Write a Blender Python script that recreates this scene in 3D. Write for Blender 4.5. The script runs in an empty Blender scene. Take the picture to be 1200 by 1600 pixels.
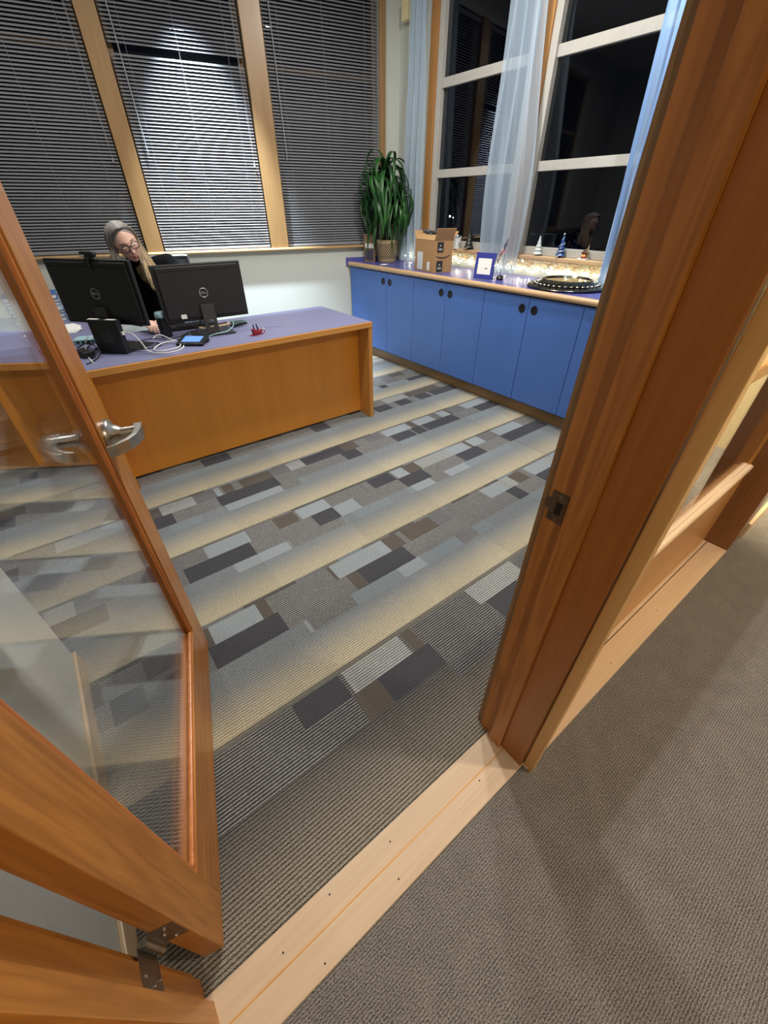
import bpy, bmesh, math, random
from mathutils import Vector, Matrix, noise
R = random.Random(7)
PI = math.pi
sc = bpy.context.scene
COL = sc.collection

# ------------------------------------------------------------------ camera, world, light, exposure
F_PX = 624.42
cam_d = bpy.data.cameras.new('camera'); cam = bpy.data.objects.new('camera', cam_d); COL.objects.link(cam)
cam_d.sensor_fit = 'VERTICAL'; cam_d.sensor_height = 36.0; cam_d.lens = 36.0 * F_PX / 1600.0
cam_d.clip_start = 0.01; cam_d.clip_end = 100
pit, rol, yaw = 0.652807, 0.002032, 0.651806
f0 = Vector((math.sin(yaw)*math.cos(pit), math.cos(yaw)*math.cos(pit), -math.sin(pit)))
r0 = Vector((math.cos(yaw), -math.sin(yaw), 0)); d0 = f0.cross(r0)
rr = math.cos(rol)*r0 + math.sin(rol)*d0; dd = -math.sin(rol)*r0 + math.cos(rol)*d0
m = Matrix.Identity(4)
for i in range(3):
    m[i][0] = rr[i]; m[i][1] = -dd[i]; m[i][2] = -f0[i]
m[2][3] = 1.41
cam.matrix_world = m
sc.camera = cam

sc.view_settings.view_transform = 'Standard'; sc.view_settings.look = 'None'
sc.view_settings.gamma = 1.0; sc.view_settings.use_curve_mapping = False
sc.view_settings.exposure = 0.0

w = bpy.data.worlds.new('night'); sc.world = w; w.use_nodes = True
w.node_tree.nodes['Background'].inputs[0].default_value = (0.004, 0.005, 0.010, 1)
w.node_tree.nodes['Background'].inputs[1].default_value = 0.6

def area(name, loc, size, power, col, tgt=None, spread=PI):
    d = bpy.data.lights.new(name, 'AREA'); d.shape = 'DISK'; d.size = size; d.energy = power; d.color = col; d.spread = spread
    o = bpy.data.objects.new(name, d); COL.objects.link(o); o.location = loc
    if tgt: o.rotation_euler = (Vector(tgt)-Vector(loc)).to_track_quat('-Z', 'Y').to_euler()
    return o
def spot(name, loc, tgt, power, col, size, blend=.4, rad=.04):
    d = bpy.data.lights.new(name, 'SPOT'); d.energy = power; d.color = col; d.spot_size = size; d.spot_blend = blend; d.shadow_soft_size = rad
    o = bpy.data.objects.new(name, d); COL.objects.link(o); o.location = loc
    o.rotation_euler = (Vector(tgt)-Vector(loc)).to_track_quat('-Z', 'Y').to_euler()
    return o
COOL = (1.0, .955, .90); BLUE = (.74, .87, 1.0); WARM = (1.0, .86, .69)
area('office_downlight', (1.35, 2.0, 3.1), .16, 56, COOL)
area('office_downlight', (2.35, 2.3, 3.1), .16, 50, COOL)
area('office_downlight', (.1, 3.6, 3.1), .16, 22, COOL)
area('office_downlight', (2.2, 3.6, 3.1), .16, 7, COOL)
spot('wall_washer', (1.52, 4.285, 3.10), (1.56, 4.35, 1.2), 2300, BLUE, math.radians(56), .9)
spot('curtain_washer', (2.95, 1.45, 3.1), (3.33, 1.55, 1.7), 130, BLUE, math.radians(50), .8)
area('corridor_downlight', (-.25, -1.15, 2.75), .10, 19, WARM)
area('corridor_downlight', (1.75, -.95, 2.75), .14, 40, WARM)
spot('corridor_wall_washer', (2.95, -.35, 2.7), (3.5, -.15, .9), 900, (1, .83, .55), math.radians(60), .8)

# ------------------------------------------------------------------ helpers
def S(h):
    h = h.lstrip('#'); c = [int(h[i:i+2], 16)/255 for i in (0, 2, 4)]
    return tuple(x/12.92 if x <= .04045 else ((x+.055)/1.055)**2.4 for x in c)

class MB:
    def __init__(s): s.v = []; s.f = []; s.m = []; s.mi = 0
    def add(s, vs, fs):
        o = len(s.v); s.v += [tuple(p) for p in vs]
        for f in fs: s.f.append(tuple(i+o for i in f)); s.m.append(s.mi)
        return s
    def box(s, x0, x1, y0, y1, z0, z1, M=None):
        vs = [(x, y, z) for z in (z0, z1) for y in (y0, y1) for x in (x0, x1)]
        if M is not None: vs = [M @ Vector(p) for p in vs]
        return s.add(vs, [(0, 2, 3, 1), (4, 5, 7, 6), (0, 1, 5, 4), (2, 6, 7, 3), (0, 4, 6, 2), (1, 3, 7, 5)])
    def prism(s, poly, z0, z1, M=None):
        n = len(poly); vs = [(x, y, z0) for x, y in poly]+[(x, y, z1) for x, y in poly]
        if M is not None: vs = [M @ Vector(p) for p in vs]
        return s.add(vs, [tuple(range(n-1, -1, -1)), tuple(range(n, 2*n))]+[(i, (i+1) % n, n+(i+1) % n, n+i) for i in range(n)])
    def tube(s, pts, r, n=8, caps=True, closed=False, flat=1.0):
        pts = [Vector(p) for p in pts]; k = len(pts)
        rs = r if isinstance(r, (list, tuple)) else [r]*k
        vs = []; up = None
        for i, p in enumerate(pts):
            a = pts[(i-1) % k] if (closed or i > 0) else p; b = pts[(i+1) % k] if (closed or i < k-1) else p
            t = (b-a)
            if t.length < 1e-9: t = Vector((0, 0, 1))
            t.normalize()
            if up is None: up = Vector((0, 0, 1)) if abs(t.z) < .9 else Vector((1, 0, 0))
            u = t.cross(up)
            if u.length < 1e-6: u = t.cross(Vector((0, 1, .3)))
            u.normalize(); vv = u.cross(t); vv.normalize(); up = vv
            for j in range(n):
                an = 2*PI*j/n; vs.append(p+(u*math.cos(an)+vv*math.sin(an)*flat)*rs[i])
        fs = []
        for i in range(k if closed else k-1):
            for j in range(n):
                a = i*n+j; b = i*n+(j+1) % n; c = ((i+1) % k)*n+(j+1) % n; d = ((i+1) % k)*n+j
                fs.append((a, b, c, d))
        if caps and not closed: fs += [tuple(range(n-1, -1, -1)), tuple(range((k-1)*n, k*n))]
        return s.add(vs, fs)
    def lathe(s, prof, n=32, c=(0, 0, 0), M=None, close=True):
        vs = []; k = len(prof)
        for r, z in prof:
            for j in range(n):
                a = 2*PI*j/n; vs.append(Vector((c[0]+r*math.cos(a), c[1]+r*math.sin(a), c[2]+z)))
        if M is not None: vs = [M @ p for p in vs]
        fs = [(i*n+j, i*n+(j+1) % n, (i+1)*n+(j+1) % n, (i+1)*n+j) for i in range(k-1) for j in range(n)]
        if close: fs += [tuple(range(n-1, -1, -1)), tuple(range((k-1)*n, k*n))]
        return s.add(vs, fs)
    def ball(s, c, r, n=10, m=6, sc_=(1, 1, 1)):
        prof = [(max(1e-4, math.cos(-PI/2+PI*i/m)), math.sin(-PI/2+PI*i/m)) for i in range(m+1)]
        M = Matrix.Translation(c) @ Matrix.Diagonal((r*sc_[0], r*sc_[1], r*sc_[2], 1))
        return s.lathe(prof, n, M=M)
    def grid(s, fn, nu, nv, thick=0):
        vs = [fn(i/nu, j/nv) for j in range(nv+1) for i in range(nu+1)]
        return s.add(vs, [(j*(nu+1)+i, j*(nu+1)+i+1, (j+1)*(nu+1)+i+1, (j+1)*(nu+1)+i) for j in range(nv) for i in range(nu)])
    def build(s, name, mat, parent=None, smooth=False, bevel=0, solid=0, loc=None, rz=None, sub=0):
        me = bpy.data.meshes.new(name); me.from_pydata(s.v, [], s.f); me.update()
        for mm in (mat if isinstance(mat, (list, tuple)) else [mat]): me.materials.append(mm)
        if len(me.materials) > 1: me.polygons.foreach_set('material_index', s.m)
        bm = bmesh.new(); bm.from_mesh(me); bmesh.ops.recalc_face_normals(bm, faces=bm.faces[:]); bm.to_mesh(me); bm.free()
        if smooth:
            me.polygons.foreach_set('use_smooth', [True]*len(me.polygons))
            try: me.set_sharp_from_angle(angle=math.radians(40))
            except Exception: pass
        o = bpy.data.objects.new(name, me); COL.objects.link(o)
        if parent: o.parent = parent
        if loc: o.location = loc
        if rz is not None: o.rotation_euler = (0, 0, rz)
        if solid:
            q = o.modifiers.new('solid', 'SOLIDIFY'); q.thickness = solid; q.offset = 0
        if sub:
            q = o.modifiers.new('sub', 'SUBSURF'); q.levels = sub; q.render_levels = sub
        if bevel:
            q = o.modifiers.new('bevel', 'BEVEL'); q.width = bevel; q.segments = 2; q.limit_method = 'ANGLE'; q.angle_limit = math.radians(40)
        return o

def BX(*a): return MB().box(*a)
def thing(name, label, cat, loc=(0, 0, 0), rz=0, group=None, kind=None):
    o = bpy.data.objects.new(name, None); COL.objects.link(o); o.empty_display_size = .1
    o.location = loc; o.rotation_euler = (0, 0, rz)
    if label: o['label'] = label
    if cat: o['category'] = cat
    if group: o['group'] = group
    if kind: o['kind'] = kind
    return o
def tag(o, label, cat, group=None):
    o['label'] = label; o['category'] = cat
    if group: o['group'] = group
    return o
def st(o): o['kind'] = 'structure'; return o
def dup(root, loc, rz, label):
    r = root.copy(); COL.objects.link(r); r.location = loc; r.rotation_euler = (0, 0, rz)
    if label: r['label'] = label
    for ch in list(root.children):
        c = ch.copy(); COL.objects.link(c); c.parent = r
        for g in ch.children:
            d = g.copy(); COL.objects.link(d); d.parent = c
    return r

# ------------------------------------------------------------------ materials
def mat(name, col, rough=.5, metal=0, spec=.5, emit=None, es=0, coat=0, sub=0):
    m = bpy.data.materials.new(name); m.use_nodes = True; b = m.node_tree.nodes['Principled BSDF']
    b.inputs['Base Color'].default_value = (*col, 1); b.inputs['Roughness'].default_value = rough; b.inputs['Metallic'].default_value = metal
    b.inputs['Specular IOR Level'].default_value = spec; b.inputs['Coat Weight'].default_value = coat
    if emit: b.inputs['Emission Color'].default_value = (*emit, 1); b.inputs['Emission Strength'].default_value = es
    if sub: b.inputs['Subsurface Weight'].default_value = sub; b.inputs['Subsurface Radius'].default_value = (.01, .004, .002)
    m.diffuse_color = (*col, 1)
    return m
def N(m, t, **k):
    n = m.node_tree.nodes.new(t)
    for a, b in k.items(): setattr(n, a, b)
    return n
def L(m, a, b): m.node_tree.links.new(a, b)
def math_(m, op, a, b=None, c=None):
    n = N(m, 'ShaderNodeMath', operation=op)
    for i, x in enumerate((a, b, c)):
        if x is None: continue
        if isinstance(x, (int, float)): n.inputs[i].default_value = x
        else: L(m, x, n.inputs[i])
    return n.outputs[0]
def ramp(m, fac, stops):
    n = N(m, 'ShaderNodeValToRGB'); L(m, fac, n.inputs[0]); e = n.color_ramp.elements
    while len(e) < len(stops): e.new(.5)
    for el, (p, c) in zip(e, stops): el.position = p; el.color = (*c, 1)
    return n.outputs[0]
def noisy(name, c1, c2, scale=20, rough=.6, detail=4, stretch=(1, 1, 1), bump=0, metal=0, spec=.5, coat=0):
    m = mat(name, c1, rough, metal, spec, coat=coat); b = m.node_tree.nodes['Principled BSDF']
    tc = N(m, 'ShaderNodeTexCoord'); mp = N(m, 'ShaderNodeMapping'); mp.inputs['Scale'].default_value = stretch
    L(m, tc.outputs['Object'], mp.inputs[0])
    n = N(m, 'ShaderNodeTexNoise'); n.inputs['Scale'].default_value = scale; n.inputs['Detail'].default_value = detail
    L(m, mp.outputs[0], n.inputs['Vector'])
    L(m, ramp(m, n.outputs[0], [(.3, c1), (.7, c2)]), b.inputs['Base Color'])
    if bump:
        bp = N(m, 'ShaderNodeBump'); bp.inputs['Strength'].default_value = bump; bp.inputs['Distance'].default_value = .002
        L(m, n.outputs[0], bp.inputs['Height']); L(m, bp.outputs[0], b.inputs['Normal'])
    return m
def wood(name, light, dark, axis='z', scale=1.0, rough=.38, lines=.5, coat=.15):
    m = mat(name, light, rough, coat=coat); b = m.node_tree.nodes['Principled BSDF']
    b.inputs['Coat Roughness'].default_value = .25
    tc = N(m, 'ShaderNodeTexCoord')
    def stretch(al, ac):
        mp = N(m, 'ShaderNodeMapping'); v = {'x': (al, ac, ac), 'y': (ac, al, ac), 'z': (ac, ac, al)}[axis]
        mp.inputs['Scale'].default_value = v; L(m, tc.outputs['Object'], mp.inputs[0]); return mp.outputs[0]
    n1 = N(m, 'ShaderNodeTexNoise'); n1.inputs['Scale'].default_value = 1; n1.inputs['Detail'].default_value = 3; L(m, stretch(.9*scale, 14*scale), n1.inputs['Vector'])
    n2 = N(m, 'ShaderNodeTexNoise'); n2.inputs['Scale'].default_value = 1; n2.inputs['Detail'].default_value = 2; L(m, stretch(2.5*scale, 170*scale), n2.inputs['Vector'])
    ring = math_(m, 'FRACT', math_(m, 'MULTIPLY', n1.outputs[0], 9.0))
    ring = math_(m, 'ABSOLUTE', math_(m, 'SUBTRACT', ring, .5))
    a = math_(m, 'MULTIPLY_ADD', ring, lines, math_(m, 'MULTIPLY', n1.outputs[0], .55))
    a = math_(m, 'MULTIPLY_ADD', n2.outputs[0], .35, a)
    L(m, ramp(m, a, [(.22, dark), (.75, light)]), b.inputs['Base Color'])
    bp = N(m, 'ShaderNodeBump'); bp.inputs['Strength'].default_value = .15; bp.inputs['Distance'].default_value = .0006
    L(m, n2.outputs[0], bp.inputs['Height']); L(m, bp.outputs[0], b.inputs['Normal'])
    return m
def thin_glass(name, tint=(1, 1, 1), f_0=.045, rough=0.0):
    # clear sheet: straight-through light plus a Schlick mirror that is the same on both faces
    m = bpy.data.materials.new(name); m.use_nodes = True; nt = m.node_tree; nt.nodes.clear()
    out = N(m, 'ShaderNodeOutputMaterial'); mx = N(m, 'ShaderNodeMixShader'); tr = N(m, 'ShaderNodeBsdfTransparent'); gl = N(m, 'ShaderNodeBsdfGlossy')
    tr.inputs[0].default_value = (*tint, 1); gl.inputs['Roughness'].default_value = rough; gl.inputs['Color'].default_value = (1, 1, 1, 1)
    lw = N(m, 'ShaderNodeLayerWeight'); lw.inputs[0].default_value = .5
    fr = math_(m, 'MULTIPLY_ADD', math_(m, 'POWER', lw.outputs['Facing'], 5.0), 1-f_0, f_0)
    L(m, fr, mx.inputs[0]); L(m, tr.outputs[0], mx.inputs[1]); L(m, gl.outputs[0], mx.inputs[2]); L(m, mx.outputs[0], out.inputs[0])
    return m
def sheer(name, col, opac):
    m = bpy.data.materials.new(name); m.use_nodes = True; nt = m.node_tree; nt.nodes.clear()
    out = N(m, 'ShaderNodeOutputMaterial'); mx = N(m, 'ShaderNodeMixShader'); m2 = N(m, 'ShaderNodeMixShader')
    tr = N(m, 'ShaderNodeBsdfTransparent'); df = N(m, 'ShaderNodeBsdfDiffuse'); tl = N(m, 'ShaderNodeBsdfTranslucent')
    df.inputs[0].default_value = (*col, 1); tl.inputs[0].default_value = (*col, 1); m2.inputs[0].default_value = .35
    L(m, df.outputs[0], m2.inputs[1]); L(m, tl.outputs[0], m2.inputs[2])
    lw = N(m, 'ShaderNodeLayerWeight'); lw.inputs[0].default_value = .5
    fr = math_(m, 'MULTIPLY_ADD', lw.outputs['Facing'], .5, opac); fr = math_(m, 'MINIMUM', fr, .97)
    L(m, fr, mx.inputs[0]); L(m, tr.outputs[0], mx.inputs[1]); L(m, m2.outputs[0], mx.inputs[2]); L(m, mx.outputs[0], out.inputs[0])
    return m

FIR_L, FIR_D = S('#ba7c36'), S('#8a521c')
fir_z = wood('fir_upright', FIR_L, FIR_D, 'z')
fir_x = wood('fir_rail', FIR_L, FIR_D, 'x')
fir_y = wood('fir_depth', FIR_L, FIR_D, 'y')
pale_z = wood('pale_maple_upright', S('#dbb276'), S('#c69756'), 'z', lines=.2)
pale_x = wood('pale_maple_long', S('#d9bf9f'), S('#c8a988'), 'x', lines=.2)
thr_m = wood('worn_threshold_maple', S('#d2bb9f'), S('#bca488'), 'x', lines=.25, rough=.55, coat=.05)
desk_w = wood('honey_maple_panel', S('#e0993c'), S('#cd842a'), 'z', scale=.6, lines=.15, rough=.33)
desk_e = wood('honey_maple_edge', S('#d59a52'), S('#bf8238'), 'x', lines=.15, rough=.4)
post_m = wood('tan_maple_post', S('#98784e'), S('#81623c'), 'z', lines=.25)
sill_m = wood('tan_maple_sill', S('#aa8c62'), S('#947448'), 'x', lines=.2)
nose_m = wood('counter_nosing_maple', S('#c8a880'), S('#b0906a'), 'y', lines=.2)
toe_m = wood('toe_board_maple', S('#a08058'), S('#86683f'), 'y', lines=.3)
wall_m = noisy('painted_wall', S('#bbbeb7'), S('#b5b9b2'), 60, .85)
ceil_m = noisy('ceiling_paint', S('#d2d0c8'), S('#ccc9c0'), 30, .9)
cream_m = noisy('cream_corridor_paint', S('#d8c9a6'), S('#d0c09b'), 40, .8)
white_m = noisy('white_window_paint', S('#adaaa2'), S('#a6a49c'), 30, .5)
lam_m = noisy('speckled_blue_grey_laminate', S('#5e6184'), S('#8688a8'), 260, .45, 3)
ctop_m = noisy('violet_blue_laminate', S('#46498a'), S('#545796'), 200, .3, 3)
cab_m = noisy('blue_cabinet_laminate', S('#466cb4'), S('#4268ae'), 8, .45)
cabin_m = mat('cabinet_gap', S('#101522'), .8)
black_m = mat('black_plastic', S('#131315'), .45)
black2_m = noisy('black_textured_plastic', S('#17181a'), S('#1e1f22'), 500, .5, 2)
dark_m = mat('dark_rubber', S('#0c0c0d'), .7)
pull_m = mat('dark_finger_pull', S('#05060a'), .5)
steel_m = noisy('brushed_nickel', S('#b9b6b0'), S('#a9a6a0'), 30, .3, 3, (1, 1, 12), metal=1)
plate_m = noisy('tarnished_steel', S('#77695a'), S('#5f5347'), 60, .4, 3, metal=.9)
dkm_m = noisy('grey_hinge_steel', S('#8b857c'), S('#777168'), 60, .35, 3, metal=.9)
glass_m = thin_glass('clear_glass')
nglass_m = thin_glass('night_window_glass', (.55, .57, .62), .05)
white_p = mat('white_plastic', S('#d9d9d6'), .45)
paper_m = mat('white_paper', S('#e8e8e4'), .7)
teal_m = mat('pale_teal_plastic', S('#8fb4bc'), .4)

# ------------------------------------------------------------------ carpets
def carpet_mat():
    m = mat('striped_block_carpet', (.2, .2, .2), .95, spec=.1); b = m.node_tree.nodes['Principled BSDF']
    base = N(m, 'ShaderNodeAttribute', attribute_name='base'); line = N(m, 'ShaderNodeAttribute', attribute_name='line')
    tc = N(m, 'ShaderNodeTexCoord'); sx = N(m, 'ShaderNodeSeparateXYZ'); L(m, tc.outputs['Object'], sx.inputs[0])
    wob = N(m, 'ShaderNodeTexNoise'); wob.inputs['Scale'].default_value = 160; wob.inputs['Detail'].default_value = 1; L(m, tc.outputs['Object'], wob.inputs['Vector'])
    yy = math_(m, 'MULTIPLY_ADD', math_(m, 'SUBTRACT', wob.outputs[0], .5), .0032, sx.outputs[1])
    fr = math_(m, 'FRACT', math_(m, 'DIVIDE', math_(m, 'SUBTRACT', yy, .271), .0103))
    tri = math_(m, 'ABSOLUTE', math_(m, 'SUBTRACT', fr, .5))       # 0 at line centre
    mask = N(m, 'ShaderNodeMapRange'); mask.inputs[1].default_value = .23; mask.inputs[2].default_value = .10; mask.inputs[3].default_value = 0; mask.inputs[4].default_value = 1
    L(m, tri, mask.inputs[0])
    mx = N(m, 'ShaderNodeMix', data_type='RGBA'); L(m, mask.outputs[0], mx.inputs[0]); L(m, base.outputs['Color'], mx.inputs[6]); L(m, line.outputs['Color'], mx.inputs[7])
    n = N(m, 'ShaderNodeTexNoise'); n.inputs['Scale'].default_value = 330; n.inputs['Detail'].default_value = 2; L(m, tc.outputs['Object'], n.inputs['Vector'])
    k = N(m, 'ShaderNodeMapRange'); k.inputs[1].default_value = .3; k.inputs[2].default_value = .7; k.inputs[3].default_value = .4; k.inputs[4].default_value = 1.6; L(m, n.outputs[0], k.inputs[0])
    sc_ = N(m, 'ShaderNodeVectorMath', operation='SCALE'); L(m, mx.outputs[2], sc_.inputs[0]); L(m, k.outputs[0], sc_.inputs['Scale'])
    L(m, sc_.outputs[0], b.inputs['Base Color'])
    bp = N(m, 'ShaderNodeBump'); bp.inputs['Strength'].default_value = .5; bp.inputs['Distance'].default_value = .003
    h = math_(m, 'MULTIPLY_ADD', tri, 1.2, n.outputs[0]); L(m, h, bp.inputs['Height']); L(m, bp.outputs[0], b.inputs['Normal'])
    return m
def hall_mat():
    m = mat('brown_ribbed_carpet', (.1, .1, .1), .95, spec=.1); b = m.node_tree.nodes['Principled BSDF']
    tc = N(m, 'ShaderNodeTexCoord'); sx = N(m, 'ShaderNodeSeparateXYZ'); L(m, tc.outputs['Object'], sx.inputs[0])
    wob = N(m, 'ShaderNodeTexNoise'); wob.inputs['Scale'].default_value = 110; wob.inputs['Detail'].default_value = 1; L(m, tc.outputs['Object'], wob.inputs['Vector'])
    yy = math_(m, 'MULTIPLY_ADD', math_(m, 'SUBTRACT', wob.outputs[0], .5), .0045, sx.outputs[1])
    tri = math_(m, 'ABSOLUTE', math_(m, 'SUBTRACT', math_(m, 'FRACT', math_(m, 'DIVIDE', yy, .0064)), .5))
    mp = N(m, 'ShaderNodeMapping'); mp.inputs['Scale'].default_value = (.5, 1, 1); L(m, tc.outputs['Object'], mp.inputs[0])
    n = N(m, 'ShaderNodeTexNoise'); n.inputs['Scale'].default_value = 480; n.inputs['Detail'].default_value = 2; L(m, mp.outputs[0], n.inputs['Vector'])
    big = N(m, 'ShaderNodeTexNoise'); big.inputs['Scale'].default_value = 14; L(m, tc.outputs['Object'], big.inputs['Vector'])
    a = math_(m, 'MULTIPLY_ADD', tri, .50, math_(m, 'MULTIPLY', n.outputs[0], 1.15)); a = math_(m, 'MULTIPLY_ADD', big.outputs[0], .12, a)
    L(m, ramp(m, a, [(.42, S('#2b2a29')), (.64, S('#54514f')), (.90, S('#8b8782'))]), b.inputs['Base Color'])
    bp = N(m, 'ShaderNodeBump'); bp.inputs['Strength'].default_value = .6; bp.inputs['Distance'].default_value = .003
    L(m, a, bp.inputs['Height']); L(m, bp.outputs[0], b.inputs['Normal'])
    return m
carpet_m = carpet_mat(); hall_m = hall_mat()

DK, LB = S('#4a4a4e'), S('#8f989c')
PAL = {'dark': S('#47484d'), 'brown': S('#5b5651'), 'light': S('#8e979c'), 'blue': S('#7b858a'), 'gray': S('#69696b'), 'lstripe': S('#87898a'), 'line': S('#54544f')}
def lerp(a, b, t): return tuple(x+(y-x)*t for x, y in zip(a, b))
PER = .515; EDGE0 = .786
BLK = []  # x0,x1,y0,y1,kind : read off the floor
for k, p, q, u, v in (
    ('stripe',0.415,0.677,1.581,1.798), ('stripe',0.566,0.889,1.504,1.581), ('dark',0.755,0.899,1.581,1.694), ('light',0.710,0.896,1.694,1.798),
    ('brown',0.563,0.701,1.694,1.798), ('dark',1.229,1.398,1.694,1.798), ('light',1.412,1.538,1.694,1.798), ('dark',1.393,1.610,1.581,1.694),
    ('stripe',0.899,1.161,1.694,1.798), ('stripe',0.904,1.219,1.581,1.694), ('light',0.903,1.043,1.581,1.694), ('dark',1.014,1.330,2.209,2.313),
    ('gray',0.778,0.911,2.209,2.313), ('dark',0.398,0.520,2.096,2.209), ('brown',0.455,0.524,2.209,2.313), ('light',0.406,0.435,2.209,2.313),
    ('light',0.179,0.395,1.694,1.798), ('dark',0.148,0.399,1.581,1.694), ('light',0.398,0.551,1.504,1.581), ('light',0.269,0.387,1.504,1.581),
    ('brown',0.956,1.046,1.179,1.283), ('light',0.635,0.947,1.179,1.283), ('stripe',0.495,0.894,2.019,2.096), ('light',0.403,0.759,2.019,2.096),
    ('brown',0.488,0.603,1.179,1.283), ('light',0.638,0.950,1.179,1.283), ('brown',0.661,0.894,1.066,1.179), ('dark',0.008,0.305,1.066,1.179),
    ('brown',0.244,0.317,1.179,1.283), ('light',0.037,0.226,1.179,1.283), ('light',0.383,0.470,0.989,1.066), ('stripe',0.290,0.431,1.179,1.283),
    ('stripe',0.394,0.612,0.989,1.283), ('edge',0.316,0.481,0.768,0.786), ('lstripe',0.383,0.564,0.664,0.768), ('stripe',0.297,0.500,0.551,0.664),
    ('stripe',1.025,1.454,0.989,1.179), ('gray',1.297,1.405,1.179,1.283), ('blue',1.429,1.502,0.989,1.066), ('blue',1.032,1.286,0.989,1.066),
    ('brown',0.959,1.028,1.179,1.283), ('dark',0.732,1.024,1.066,1.179), ('light',0.892,1.034,0.989,1.066), ('brown',0.906,0.987,0.664,0.768),
    ('lstripe',1.047,1.373,0.664,0.768), ('dark',1.050,1.287,0.551,0.664), ('brown',0.659,0.707,0.664,0.768), ('dark',0.381,0.726,0.551,0.664),
    ('lstripe',0.438,0.654,0.664,0.768), ('stripe',0.707,1.004,0.664,0.768), ('stripe',0.725,1.082,0.474,0.664), ('dark',1.401,1.588,1.581,1.694),
    ('brown',1.514,1.574,1.694,1.798), ('light',1.419,1.515,1.694,1.798), ('dark',1.930,2.149,1.581,1.694), ('brown',2.108,2.141,1.694,1.798),
    ('light',1.925,2.073,1.694,1.798), ('lstripe',1.629,1.907,1.694,1.798), ('light',1.420,1.629,1.504,1.581), ('stripe',1.583,1.869,1.504,1.581),
    ('light',1.707,1.896,1.504,1.581), ('brown',1.537,1.647,1.179,1.283), ('light',1.714,1.904,1.179,1.283), ('dark',1.717,1.904,1.066,1.179),
    ('brown',1.991,2.096,1.179,1.283), ('light',2.157,2.378,1.179,1.283), ('dark',2.157,2.290,1.066,1.179), ('gray',1.287,1.402,1.179,1.283),
    ('stripe',1.400,1.720,1.179,1.283), ('stripe',1.389,1.847,1.066,1.179), ('blue',1.415,1.510,0.989,1.066), ('blue',1.029,1.283,0.989,1.066),
    ('dark',2.401,2.555,1.581,1.694), ('stripe',2.190,2.406,1.581,1.694), ('dark',2.052,2.416,2.096,2.209), ('dark',1.744,1.930,2.096,2.209),
    ('dark',2.600,2.925,2.611,2.724), ('dark',2.667,2.904,3.049,3.126), ('dark',1.939,2.098,2.611,2.724), ('dark',2.313,2.389,3.049,3.126),
    ('dark',2.659,2.935,2.096,2.209), ('dark',2.428,2.887,1.581,1.694), ('light',2.423,2.720,1.694,1.798), ('brown',2.398,2.510,2.724,2.828),
    ('gray',1.556,1.683,2.209,2.313), ('gray',2.458,2.596,2.209,2.313), ('gray',2.464,2.597,3.126,3.239), ('light',1.732,1.914,2.209,2.313),
    ('light',2.044,2.410,2.209,2.313), ('light',2.601,2.917,2.209,2.313), ('dark',2.167,2.406,1.066,1.179), ('gray',2.230,2.314,2.209,2.313),
    ('edge',1.677,2.296,2.313,2.331), ('edge',2.556,2.898,2.313,2.331), ('edge',2.102,2.421,1.283,1.301)):
    BLK.append((p, q, u, v, k))
BLK.append((.17, .36, .664, .768, 'dark')); BLK.append((.36, .47, .551, .664, 'brown'))
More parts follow.
